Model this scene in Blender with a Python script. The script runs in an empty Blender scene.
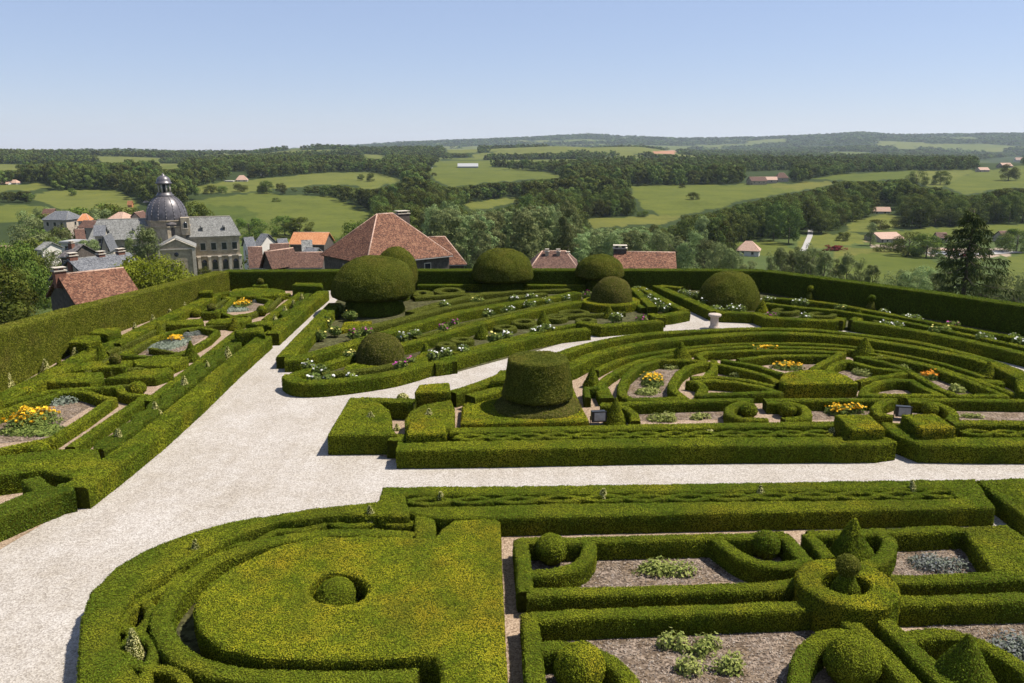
import bpy, math, random
import numpy as np
from mathutils import Vector, Matrix
from mathutils.geometry import delaunay_2d_cdt
R = math.radians
S = bpy.context.scene
COL = S.collection
rng = np.random.default_rng(7)
random.seed(7)

# ------------------------------------------------------------------ camera
F = 800.0; CX, CY = 512.0, 341.5; CAMH = 12.0
PITCH = math.atan((CY - 150.0) / F)
cp, sp = math.cos(PITCH), math.sin(PITCH)
cam = bpy.data.objects.new('camera', bpy.data.cameras.new('camera'))
COL.objects.link(cam)
cam.location = (0, 0, CAMH); cam.rotation_euler = (math.pi/2 - PITCH, 0, 0)
cam.data.sensor_width = 36; cam.data.lens = 36*F/1024
cam.data.clip_start = .1; cam.data.clip_end = 60000
S.camera = cam

def ray(px, py):
    a = (px-CX)/F; b = (CY-py)/F
    return np.array([a, cp + b*sp, -sp + b*cp])
def U(px, py, z=0.0):
    d = ray(px, py); t = (z-CAMH)/d[2]
    return (d[0]*t, d[1]*t)
def PD(px, py, depth):
    d = ray(px, py); t = depth/d[1]
    return np.array([d[0]*t, depth, CAMH + d[2]*t])
def project(P):
    P = np.asarray(P, float); x = P[..., 0]; y = P[..., 1]; z = P[..., 2]-CAMH
    fw = y*cp - z*sp; up = y*sp + z*cp
    fw = np.where(fw < 1e-3, 1e-3, fw)
    return CX + F*x/fw, CY - F*up/fw
WIN = dict(a=(556,320,6.827), b=(690,320,6.827), c=(820,320,5.02), d=(430,340,6.827), e=(580,390,6.827), f=(720,390,6.827),
           g=(874,390,6.827), h=(310,370,6.827), i=(270,270,5.253), j=(400,260,5.253), k=(530,250,5.253), l=(650,260,6.024),
           m=(800,270,4.571), n=(150,260,5.12), o=(50,310,6.207), p=(0,380,4.02), q=(60,470,3.207), r=(300,470,3.207),
           s=(500,470,3.205), t=(756,470,3.205), z=(0,260,4.0))
def W(k, *pts):
    x0, y0, s = WIN[k]
    return [(x0+x/s, y0+y/s) for x, y in pts]

# ------------------------------------------------------------------ noise
def _h(ix, iy, iz, seed):
    h = (ix.astype(np.int64)*374761393 + iy.astype(np.int64)*668265263 + iz.astype(np.int64)*2147483647 + seed*974634777) & 0xffffffff
    h = ((h ^ (h >> 13))*1274126177) & 0xffffffff
    h = ((h ^ (h >> 16))*2246822519) & 0xffffffff
    return ((h ^ (h >> 15)) & 0xffffff)/float(0xffffff)
def vn(P, seed=0):
    P = np.asarray(P, float); i = np.floor(P).astype(np.int64); f = P-i; f = f*f*(3-2*f)
    x, y, z = i[:, 0], i[:, 1], i[:, 2]; fx, fy, fz = f[:, 0], f[:, 1], f[:, 2]
    def L(a, b, t): return a+(b-a)*t
    c = [[[_h(x+a, y+b, z+d, seed) for d in (0, 1)] for b in (0, 1)] for a in (0, 1)]
    r0 = L(L(c[0][0][0], c[1][0][0], fx), L(c[0][1][0], c[1][1][0], fx), fy)
    r1 = L(L(c[0][0][1], c[1][0][1], fx), L(c[0][1][1], c[1][1][1], fx), fy)
    return L(r0, r1, fz)*2-1
def vn2(x, y, seed=0):
    x = np.atleast_1d(np.asarray(x, float)); y = np.atleast_1d(np.asarray(y, float))
    return vn(np.stack([x.ravel(), y.ravel(), np.zeros(x.size)], 1), seed).reshape(x.shape)

# ------------------------------------------------------------------ mesh helpers
class MB:
    def __init__(s): s.V = []; s.T = []; s.n = 0          # T: list of (faces array, material, smooth)
    def add(s, V, Fc, m=0, smooth=False):
        V = np.asarray(V, float).reshape(-1, 3)
        if isinstance(Fc, np.ndarray):
            s.T.append((Fc+s.n, m, smooth))
        else:
            by = {}
            for f in Fc: by.setdefault(len(f), []).append(f)
            for k in by: s.T.append((np.array(by[k], dtype=np.int64)+s.n, m, smooth))
        s.V.append(V); s.n += len(V)
    def box(s, c, d, m=0, rz=0.0, M=None):
        V = np.array([[x, y, z] for x in (-.5, .5) for y in (-.5, .5) for z in (-.5, .5)])*np.array(d)
        if rz: V = V @ rotz(rz).T
        V = V+np.array(c)
        s.add(V, [(0,1,3,2),(4,6,7,5),(0,4,5,1),(2,3,7,6),(0,2,6,4),(1,5,7,3)], m)
    def lathe(s, prof, c=(0,0,0), n=24, m=0, smooth=True, sx=1, sy=1):
        a = np.linspace(0, 2*math.pi, n, endpoint=False)
        V = [[c[0]+r*math.cos(t)*sx, c[1]+r*math.sin(t)*sy, c[2]+z] for r, z in prof for t in a]
        Fc = [(i*n+j, i*n+(j+1) % n, (i+1)*n+(j+1) % n, (i+1)*n+j) for i in range(len(prof)-1) for j in range(n)]
        s.add(V, Fc, m, smooth)
    def tube(s, a, b, r0, r1, n=8, m=0):
        a = np.array(a, float); b = np.array(b, float); d = b-a; d /= np.linalg.norm(d)+1e-9
        u = np.cross(d, [0, 0, 1.0] if abs(d[2]) < .9 else [1.0, 0, 0]); u /= np.linalg.norm(u); v = np.cross(d, u)
        t = np.linspace(0, 2*math.pi, n, endpoint=False)
        ring = np.outer(np.cos(t), u)+np.outer(np.sin(t), v)
        s.add(np.vstack([a+ring*r0, b+ring*r1]), [(i, (i+1) % n, n+(i+1) % n, n+i) for i in range(n)]+[tuple(range(n-1, -1, -1)), tuple(range(n, 2*n))], m, True)
    def build(s, name, mats, parent=None, loc=None):
        me = bpy.data.meshes.new(name)
        V = np.vstack(s.V); me.vertices.add(len(V)); me.vertices.foreach_set('co', V.astype(np.float32).ravel())
        nl = sum(f.size for f, _, _ in s.T); npoly = sum(len(f) for f, _, _ in s.T)
        me.loops.add(nl); me.polygons.add(npoly)
        me.loops.foreach_set('vertex_index', np.concatenate([f.ravel() for f, _, _ in s.T]).astype(np.int32))
        tot = np.concatenate([np.full(len(f), f.shape[1]) for f, _, _ in s.T])
        me.polygons.foreach_set('loop_start', (np.cumsum(tot)-tot).astype(np.int32))
        me.polygons.foreach_set('material_index', np.concatenate([np.full(len(f), m) for f, m, _ in s.T]).astype(np.int32))
        me.polygons.foreach_set('use_smooth', np.concatenate([np.full(len(f), sm) for f, _, sm in s.T]))
        me.update(calc_edges=True); me.validate()
        for m in (mats if isinstance(mats, (list, tuple)) else [mats]): me.materials.append(m)
        o = bpy.data.objects.new(name, me); COL.objects.link(o)
        if parent: o.parent = parent
        if loc is not None: o.location = loc
        return o
    def tris(s):
        V = np.vstack(s.V); out = []
        for f, _, _ in s.T:
            for k in range(1, f.shape[1]-1): out.append(f[:, [0, k, k+1]])
        return V, np.vstack(out)
def rotz(a):
    c, s = math.cos(a), math.sin(a); return np.array([[c, -s, 0], [s, c, 0], [0, 0, 1]])
def tag(o, label=None, cat=None, group=None, kind=None):
    if label and len(label.split()) > 16: print('LONG', label)
    if label: o['label'] = label
    if cat: o['category'] = cat
    if group: o['group'] = group
    if kind: o['kind'] = kind
    return o
def empty(name, loc, rz=0, label=None, cat=None, group=None):
    o = bpy.data.objects.new(name, None); COL.objects.link(o); o.location = loc; o.rotation_euler = (0, 0, rz)
    o.empty_display_size = .3
    return tag(o, label, cat, group)
ORD = ['first','second','third','fourth','fifth','sixth','seventh','eighth','ninth','tenth','eleventh','twelfth','thirteenth','fourteenth','fifteenth']

def leaves_on(V, T, density, size, seed=0, out=.015, jit=.4, up=0.0, aspect=.7):
    """leaf quads scattered over triangles, tilted off the surface"""
    r = np.random.default_rng(seed)
    A = V[T[:, 0]]; B = V[T[:, 1]]; C = V[T[:, 2]]
    N = np.cross(B-A, C-A); L = np.linalg.norm(N, axis=1); N = N/(L[:, None]+1e-12); ar = L/2
    ok = N[:, 2] > -.5
    A, B, C, N, ar = A[ok], B[ok], C[ok], N[ok], ar[ok]
    dens = density if np.isscalar(density) else density((A+B+C)/3)
    cnt = r.poisson(ar*dens); idx = np.repeat(np.arange(len(ar)), cnt); n = len(idx)
    if n == 0: return np.zeros((0, 3)), np.zeros((0, 4), int)
    u = r.random(n); v = r.random(n); fl = u+v > 1; u[fl] = 1-u[fl]; v[fl] = 1-v[fl]
    P = A[idx]+(B-A)[idx]*u[:, None]+(C-A)[idx]*v[:, None]
    nn = N[idx]
    d = nn+r.normal(0, jit, (n, 3)); d[:, 2] += up; d /= np.linalg.norm(d, axis=1)[:, None]+1e-9
    t = np.cross(d, r.normal(0, 1, (n, 3))); t /= np.linalg.norm(t, axis=1)[:, None]+1e-9
    b = np.cross(d, t)
    sz = size if np.isscalar(size) else size(P)
    sz = sz*r.uniform(.65, 1.3, n)
    P = P+nn*(r.uniform(0, 1.0, n)*out)[:, None]
    h1 = (t.T*sz*.5).T; h2 = (b.T*sz*.5*aspect).T
    Q = np.stack([P-h1, P-h2, P+h1, P+h2], 1).reshape(-1, 3)
    return Q, np.arange(4*n).reshape(-1, 4)
HAZE = 4.2e-5; EXPO = 0.84
# ------------------------------------------------------------------ materials
def mat(name):
    m = bpy.data.materials.new(name); m.use_nodes = True
    nt = m.node_tree; b = nt.nodes['Principled BSDF']
    b.inputs['Roughness'].default_value = .8
    b.inputs['Specular IOR Level'].default_value = .25
    return m, nt, b
def nd(nt, t, **kw):
    n = nt.nodes.new(t)
    for k, v in kw.items():
        if k in n.inputs.keys(): n.inputs[k].default_value = v
        else: setattr(n, k, v)
    return n
def noise(nt, scale, detail=3, rough=.55, vec=None):
    n = nd(nt, 'ShaderNodeTexNoise'); n.inputs['Scale'].default_value = scale; n.inputs['Detail'].default_value = detail
    n.inputs['Roughness'].default_value = rough
    if vec is not None: nt.links.new(vec, n.inputs['Vector'])
    return n.outputs['Fac']
def ramp(nt, fac, stops):
    r = nd(nt, 'ShaderNodeValToRGB'); e = r.color_ramp.elements
    while len(e) < len(stops): e.new(.5)
    for i, (p, c) in enumerate(stops): e[i].position = p; e[i].color = (*c, 1)
    nt.links.new(fac, r.inputs['Fac']); return r.outputs['Color']
def mix(nt, fac, a, b, mode='MIX'):
    m = nd(nt, 'ShaderNodeMix', data_type='RGBA', blend_type=mode)
    for i, v in ((0, fac), (6, a), (7, b)):
        if isinstance(v, bpy.types.NodeSocket): nt.links.new(v, m.inputs[i])
        elif i == 0: m.inputs[0].default_value = v
        else: m.inputs[i].default_value = (*v, 1)
    return m.outputs[2]
def math_(nt, op, a, b=None, c=None):
    m = nd(nt, 'ShaderNodeMath', operation=op)
    for i, v in enumerate((a, b, c)):
        if v is None: continue
        if isinstance(v, bpy.types.NodeSocket): nt.links.new(v, m.inputs[i])
        else: m.inputs[i].default_value = v
    return m.outputs[0]
def pos(nt): return nd(nt, 'ShaderNodeNewGeometry').outputs['Position']
def bump(nt, b, h, strength=.4, dist=.02):
    n = nd(nt, 'ShaderNodeBump'); n.inputs['Strength'].default_value = strength; n.inputs['Distance'].default_value = dist
    nt.links.new(h, n.inputs['Height']); nt.links.new(n.outputs[0], b.inputs['Normal'])

def leafmat(name, dark, midc, light, patch=None, patch_at=.55, s1=1.1, transl=.12, perobj=False, bright=.34, s2=7.0, dapple=0):
    """foliage: colour differs leaf by leaf and in soft patches of younger growth"""
    m, nt, b = mat(name)
    g = nd(nt, 'ShaderNodeNewGeometry'); p = g.outputs['Position']; rnd = g.outputs['Random Per Island']
    n1 = noise(nt, s1, 5, .65, p); n2 = noise(nt, s2, 3, .6, p)
    f = math_(nt, 'ADD', math_(nt, 'MULTIPLY', n1, .85), math_(nt, 'ADD', math_(nt, 'MULTIPLY', n2, .75), math_(nt, 'MULTIPLY', rnd, bright)))
    f = math_(nt, 'ADD', f, math_(nt, 'MULTIPLY', noise(nt, s2*2.6, 2, .5, p), .45)); f = math_(nt, 'SUBTRACT', f, .60)
    c = ramp(nt, f, [(.22, dark), (.5, midc), (.82, light)])
    if patch:
        pn = noise(nt, .55, 5, .65, p)
        k = ramp(nt, pn, [(patch_at-.08, (0, 0, 0)), (patch_at+.1, (1, 1, 1))])
        c2 = mix(nt, math_(nt, 'MULTIPLY', rnd, 1.0), patch, tuple(x*.55 for x in patch))
        c = mix(nt, math_(nt, 'MULTIPLY', k, .75), c, c2)
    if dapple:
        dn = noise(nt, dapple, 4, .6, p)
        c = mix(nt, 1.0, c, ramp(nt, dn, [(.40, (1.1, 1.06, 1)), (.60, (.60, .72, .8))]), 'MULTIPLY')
    if perobj:
        oi = nd(nt, 'ShaderNodeObjectInfo').outputs['Random']
        hs = nd(nt, 'ShaderNodeHueSaturation')
        nt.links.new(math_(nt, 'MULTIPLY_ADD', oi, .06, .465), hs.inputs['Hue'])
        nt.links.new(math_(nt, 'MULTIPLY_ADD', oi, .95, .5), hs.inputs['Value'])
        nt.links.new(c, hs.inputs['Color']); c = hs.outputs['Color']
    nt.links.new(c, b.inputs['Base Color'])
    b.inputs['Roughness'].default_value = .9; b.inputs['Specular IOR Level'].default_value = 0
    if transl:
        out = nt.nodes['Material Output']
        tr = nd(nt, 'ShaderNodeBsdfTranslucent'); nt.links.new(c, tr.inputs['Color'])
        mx = nd(nt, 'ShaderNodeMixShader'); mx.inputs[0].default_value = transl
        nt.links.new(b.outputs[0], mx.inputs[1]); nt.links.new(tr.outputs[0], mx.inputs[2]); nt.links.new(mx.outputs[0], out.inputs['Surface'])
    return m
M = {}
mt_, nt_, b_ = mat('hedge_twigs'); nt_.links.new(ramp(nt_, noise(nt_, 9, 3, .6, pos(nt_)), [(.3, (.024, .029, .003)), (.7, (.052, .058, .004))]), b_.inputs['Base Color']); b_.inputs['Roughness'].default_value = .95; b_.inputs['Specular IOR Level'].default_value = .05; M['twigs'] = mt_
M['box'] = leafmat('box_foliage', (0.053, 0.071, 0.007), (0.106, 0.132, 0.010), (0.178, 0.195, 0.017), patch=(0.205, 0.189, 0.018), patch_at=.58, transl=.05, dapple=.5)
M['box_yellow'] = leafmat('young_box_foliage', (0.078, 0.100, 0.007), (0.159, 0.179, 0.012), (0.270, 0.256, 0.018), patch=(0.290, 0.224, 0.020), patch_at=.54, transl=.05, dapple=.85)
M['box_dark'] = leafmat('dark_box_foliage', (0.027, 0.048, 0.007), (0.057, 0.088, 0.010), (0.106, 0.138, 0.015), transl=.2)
M['box_low'] = leafmat('low_box_foliage', (0.048, 0.060, 0.011), (0.094, 0.110, 0.019), (0.156, 0.166, 0.033), transl=.25)
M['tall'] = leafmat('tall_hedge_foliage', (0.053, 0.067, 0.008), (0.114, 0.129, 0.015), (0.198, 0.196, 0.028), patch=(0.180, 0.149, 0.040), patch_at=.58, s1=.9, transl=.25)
M['yew'] = leafmat('yew_foliage', (0.036, 0.038, 0.010), (0.082, 0.079, 0.019), (0.132, 0.120, 0.033), patch=(0.144, 0.106, 0.039), patch_at=.6, transl=.12)
M['yew_green'] = leafmat('green_yew_foliage', (0.034, 0.043, 0.009), (0.074, 0.086, 0.015), (0.132, 0.138, 0.024), patch=(0.156, 0.132, 0.028), patch_at=.57, transl=.15)
M['vari'] = leafmat('variegated_foliage', (0.1600, 0.1650, 0.0520), (0.3200, 0.3075, 0.1105), (0.5760, 0.5250, 0.2340), s1=3)
M['plant'] = leafmat('plant_foliage', (0.092, 0.121, 0.028), (0.184, 0.218, 0.052), (0.333, 0.345, 0.114), s1=2, transl=.25)
M['plant_dark'] = leafmat('rose_foliage', (0.049, 0.074, 0.018), (0.112, 0.155, 0.036), (0.210, 0.243, 0.060), s1=2, transl=.25)
M['silver'] = leafmat('silver_foliage', (0.096, 0.116, 0.080), (0.160, 0.188, 0.136), (0.256, 0.280, 0.224), s1=2, transl=.2)
M['lavender'] = leafmat('lavender_foliage', (0.080, 0.100, 0.072), (0.144, 0.164, 0.120), (0.216, 0.216, 0.216), s1=2, transl=.2)
M['tree'] = leafmat('tree_foliage', (0.030, 0.047, 0.010), (0.065, 0.091, 0.017), (0.128, 0.150, 0.031), s1=.15, s2=.8, perobj=True, transl=.25)
M['wood'] = leafmat('wood_foliage', (0.035, 0.052, 0.013), (0.068, 0.091, 0.022), (0.124, 0.146, 0.036), s1=.012, s2=.15, perobj=True, transl=.25)
M['poplar'] = leafmat('poplar_foliage', (0.077, 0.105, 0.037), (0.143, 0.182, 0.069), (0.231, 0.270, 0.112), s1=.1, s2=.6, perobj=True, transl=.35)
M['lime'] = leafmat('lime_foliage', (0.052, 0.072, 0.006), (0.120, 0.144, 0.013), (0.216, 0.232, 0.032), s1=.4, transl=.3)
M['conifer'] = leafmat('conifer_foliage', (0.019, 0.031, 0.012), (0.046, 0.065, 0.022), (0.095, 0.111, 0.036), s1=.5, transl=.15)
M['redleaf'] = leafmat('red_foliage', (.05, .012, .012), (.12, .022, .022), (.2, .04, .04), s1=.4)

def flat(name, c, rough=.7, var=.15, scale=6, bmp=0, metal=0, spec=.3):
    m, nt, b = mat(name); p = pos(nt)
    n = noise(nt, scale, 5, .6, p)
    col = ramp(nt, n, [(.3, tuple(x*(1-var) for x in c)), (.7, tuple(min(1, x*(1+var)) for x in c))])
    nt.links.new(col, b.inputs['Base Color']); b.inputs['Roughness'].default_value = rough; b.inputs['Metallic'].default_value = metal
    b.inputs['Specular IOR Level'].default_value = spec
    if bmp: bump(nt, b, n, bmp, .05)
    return m
def gravel(name, c0, c1, c2, s=28, big=.35, bigamt=.16):
    m, nt, b = mat(name); p = pos(nt)
    v = nd(nt, 'ShaderNodeTexVoronoi'); v.inputs['Scale'].default_value = s; nt.links.new(p, v.inputs['Vector'])
    sep = nd(nt, 'ShaderNodeSeparateColor'); nt.links.new(v.outputs['Color'], sep.inputs[0])
    n3 = noise(nt, 9, 4, .7, p)
    f = math_(nt, 'ADD', math_(nt, 'MULTIPLY', sep.outputs[0], .55), math_(nt, 'MULTIPLY', n3, .45))
    col = ramp(nt, f, [(.2, c0), (.5, c1), (.8, c2)])
    n1 = math_(nt, 'ADD', math_(nt, 'MULTIPLY', noise(nt, big, 4, .6, p), .6), math_(nt, 'MULTIPLY', noise(nt, 2.2, 5, .65, p), .4))
    k = ramp(nt, n1, [(.38, (1-bigamt, 1-bigamt*1.15, 1-bigamt*1.45)), (.6, (1, 1, 1))])
    col = mix(nt, 1.0, col, k, 'MULTIPLY')
    mp = nd(nt, 'ShaderNodeMapping'); mp.inputs['Rotation'].default_value = (0, 0, -.05); mp.inputs['Scale'].default_value = (1.6, .07, 1); nt.links.new(p, mp.inputs['Vector'])
    tr = ramp(nt, noise(nt, 1.0, 4, .6, mp.outputs[0]), [(.36, (.945, .935, .92)), (.55, (1, 1, 1))])
    col = mix(nt, 1.0, col, tr, 'MULTIPLY')
    nt.links.new(col, b.inputs['Base Color']); b.inputs['Roughness'].default_value = .95; b.inputs['Specular IOR Level'].default_value = .1
    bump(nt, b, v.outputs['Distance'], .5, .02)
    return m
M['gravel'] = gravel('white_gravel', (0.2197, 0.1960, 0.1732), (0.3338, 0.3042, 0.2746), (0.4309, 0.4014, 0.3676), 26)
M['bed_green'] = gravel('green_bed_floor', (0.028, 0.026, 0.013), (0.060, 0.062, 0.024), (0.104, 0.104, 0.048), 8, .9, .4)
M['path'] = gravel('pink_gravel', (0.152, 0.107, 0.074), (0.264, 0.194, 0.136), (0.368, 0.284, 0.211), 24)
M['soil'] = gravel('bark_mulch', (0.063, 0.046, 0.035), (0.160, 0.124, 0.096), (0.286, 0.228, 0.185), 15, 1.2, .4)
def tiles(name, c0, c1, c2, s=6.0):
    m, nt, b = mat(name); tc = nd(nt, 'ShaderNodeTexCoord').outputs['Object']
    v = nd(nt, 'ShaderNodeTexVoronoi'); v.inputs['Scale'].default_value = s; nt.links.new(tc, v.inputs['Vector'])
    sep = nd(nt, 'ShaderNodeSeparateColor'); nt.links.new(v.outputs['Color'], sep.inputs[0])
    n = noise(nt, .9, 5, .65, tc)
    f = math_(nt, 'ADD', math_(nt, 'MULTIPLY', sep.outputs[0], .5), math_(nt, 'MULTIPLY', n, .5))
    nt.links.new(ramp(nt, f, [(.22, c0), (.5, c1), (.8, c2)]), b.inputs['Base Color'])
    bump(nt, b, v.outputs['Distance'], .6, .06); b.inputs['Roughness'].default_value = .85
    return m
M['tile_red'] = tiles('red_tiles', (.045, .020, .012), (.118, .048, .027), (.21, .108, .062))
M['tile_orange'] = tiles('orange_tiles', (0.281, 0.108, 0.045), (0.391, 0.162, 0.068), (0.442, 0.225, 0.108))
M['tile_brown'] = tiles('brown_tiles', (.042, .022, .016), (.082, .041, .029), (.135, .077, .054))
M['tile_pink'] = tiles('pale_pink_tiles', (0.281, 0.170, 0.128), (0.357, 0.230, 0.170), (0.425, 0.306, 0.238))
M['slate'] = tiles('slate', (0.053, 0.055, 0.061), (0.098, 0.102, 0.112), (0.165, 0.168, 0.173), 6)
M['slate_grey'] = tiles('weathered_slate', (0.090, 0.090, 0.083), (0.158, 0.155, 0.144), (0.243, 0.239, 0.225), 4)
M['slate_dark'] = tiles('dark_slate', (0.045, 0.041, 0.041), (0.090, 0.079, 0.077), (0.144, 0.131, 0.126), 2.5)
M['stone'] = flat('stone', (0.336, 0.275, 0.193), .9, .35, .9, .3)
M['stone_pale'] = flat('pale_stone', (0.420, 0.370, 0.300), .9, .2, 2, .2)
M['stone_dark'] = flat('dark_rubble_stone', (0.0740, 0.0609, 0.0505), .95, .45, 2.5, .5)
M['render_white'] = flat('white_render', (0.527, 0.493, 0.442), .9, .1, .7)
M['render_beige'] = flat('beige_render', (0.360, 0.306, 0.243), .9, .15, .7)
M['brick'] = flat('chimney_brick', (0.1479, 0.0653, 0.0435), .9, .35, 6, .3)
M['lead'] = flat('lead_dome', (0.1001, 0.0914, 0.0957), .42, .35, .8, .1, .35, .5)
M['glass_dark'] = flat('dark_window_glass', (.02, .022, .026), .15, .2, 2, 0, 0, .5)
M['wood_bark'] = flat('bark', (.09, .07, .055), .95, .3, 4, .4)
M['black'] = flat('black_metal', (.02, .022, .024), .45, .2, 8)
M['glass'] = flat('grey_glass', (.22, .25, .27), .12, .25, 5, 0, 0, .6)
M['urn'] = flat('weathered_limestone', (0.357, 0.297, 0.246), .9, .3, 9, .3)
M['metal_white'] = flat('white_sheet_metal', (.27, .27, .265), .6, .08, .3)
M['road'] = flat('pale_road', (0.288, 0.272, 0.256), .95, .12, .5)
for k, c in dict(pet_yellow=(.78, .47, .015), pet_orange=(.72, .30, .01), pet_white=(.82, .81, .74), pet_pink=(.50, .09, .33), pet_lemon=(.78, .70, .22), pet_blue=(.33, .34, .55)).items():
    m, nt, b = mat(k); oi = nd(nt, 'ShaderNodeObjectInfo').outputs['Random']
    nt.links.new(mix(nt, oi, c, tuple(x*.8 for x in c)), b.inputs['Base Color']); b.inputs['Roughness'].default_value = .7
    M[k] = m

# ------------------------------------------------------------------ hedges
def resample(P, ds, closed):
    P = [np.array(p, float) for p in P]
    if closed: P = P+[P[0]]
    out = []
    for a, b in zip(P[:-1], P[1:]):
        n = max(1, int(round(np.linalg.norm(b-a)/ds)))
        for k in range(n): out.append((a+(b-a)*k/n))
    if not closed: out.append(P[-1])
    return np.array(out)
def smooth_path(P, closed=False, n=6):
    """Catmull-Rom through the points"""
    P = [np.array(p, float) for p in P]; m = len(P); out = []
    for i in range(m if closed else m-1):
        if closed: p0, p1, p2, p3 = P[(i-1) % m], P[i], P[(i+1) % m], P[(i+2) % m]
        else: p0, p1, p2, p3 = P[max(i-1, 0)], P[i], P[i+1], P[min(i+2, m-1)]
        for k in range(n):
            t = k/n
            out.append(.5*((2*p1)+(-p0+p2)*t+(2*p0-5*p1+4*p2-p3)*t*t+(-p0+3*p1-3*p2+p3)*t**3))
    if not closed: out.append(P[-1])
    return out
def jig(V, amp, seed):
    o = seed*13.7
    V = V.copy()
    for ax in range(3):
        V[:, ax] += amp*(.65*vn(V*2.3+o, seed*3+ax)+.5*vn(V*7.5+o, seed*3+ax+50))
    return V
def lod(P):
    d = np.sqrt((P[:, 0])**2+P[:, 1]**2+144)
    return d
def strip_mesh(mb, path, w, h, closed=False, z0=0.0, seed=0, amp=.035):
    d0 = math.hypot(*np.mean(np.array(path), 0)); ds = .11 if d0 < 32 else (.16 if d0 < 45 else .24)
    P = resample(path, ds, closed); n = len(P)
    if closed: prv, nxt = np.roll(P, 1, 0), np.roll(P, -1, 0)
    else: prv = np.vstack([P[0]*2-P[1], P[:-1]]); nxt = np.vstack([P[1:], P[-1]*2-P[-2]])
    a = P-prv; b = nxt-P
    a /= np.linalg.norm(a, axis=1)[:, None]+1e-9; b /= np.linalg.norm(b, axis=1)[:, None]+1e-9
    t = a+b; t /= np.linalg.norm(t, axis=1)[:, None]+1e-9
    N = np.stack([-t[:, 1], t[:, 0]], 1)
    cosv = np.clip((a*t).sum(1), .62, 1); N = N/cosv[:, None]
    hw = w/2; r = min(.07, hw*.4)
    nz = max(2, int(round((h-r)/ (ds*1.2)))); nx = max(2, int(round((w-2*r)/(ds*1.2))))
    prof = [(-hw*1.0, z0+(h-r)*k/nz) for k in range(nz+1)]
    prof += [(-hw+r*.35, z0+h-r*.3)]
    prof += [(-hw+r+(w-2*r)*k/nx, z0+h) for k in range(nx+1)]
    prof += [(hw-r*.35, z0+h-r*.3)]
    prof += [(hw, z0+(h-r)*(nz-k)/nz) for k in range(nz+1)]
    prof = np.array(prof); m = len(prof)
    V = np.zeros((n, m, 3)); V[:, :, :2] = P[:, None, :]+N[:, None, :]*prof[None, :, :1]; V[:, :, 2] = prof[None, :, 1]
    V = V.reshape(-1, 3)
    i = np.arange(n if closed else n-1)[:, None]; j = np.arange(m-1)[None, :]
    i2 = (i+1) % n
    Fq = np.stack([i*m+j, i*m+j+1, i2*m+j+1, i2*m+j], -1).reshape(-1, 4)[:, ::-1]
    V = jig(V, amp*(.9 if d0 < 32 else .4), seed)
    V[:, 2] = np.maximum(V[:, 2], z0-.02)
    Fc = [Fq]
    if not closed:
        V = np.vstack([V, V[:m].mean(0), V[-m:].mean(0)]); c0, c1 = len(V)-2, len(V)-1
        cap = [(c0, k, k+1) for k in range(m-1)]+[(c0, m-1, 0)]
        b0 = (n-1)*m
        cap += [(c1, b0+k+1, b0+k) for k in range(m-1)]+[(c1, b0, b0+m-1)]
        cap = np.array(cap)[:, ::-1]
    mb.add(V, Fq, 0, True)
    if not closed: mb.T.append((cap+mb.n-len(V), 0, True))
def inside(poly, X, Y):
    poly = np.asarray(poly, float); r = np.zeros(np.shape(X), bool)
    x1, y1 = poly[:, 0], poly[:, 1]; x2, y2 = np.roll(x1, -1), np.roll(y1, -1)
    for a, b, c, d in zip(x1, y1, x2, y2):
        if b == d: continue
        k = (b > Y) != (d > Y)
        r ^= k & (X < (c-a)*(Y-b)/(d-b)+a)
    return r
def area2(P):
    P = np.asarray(P); return float(np.sum(P[:, 0]*np.roll(P[:, 1], -1)-np.roll(P[:, 0], -1)*P[:, 1]))
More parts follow.
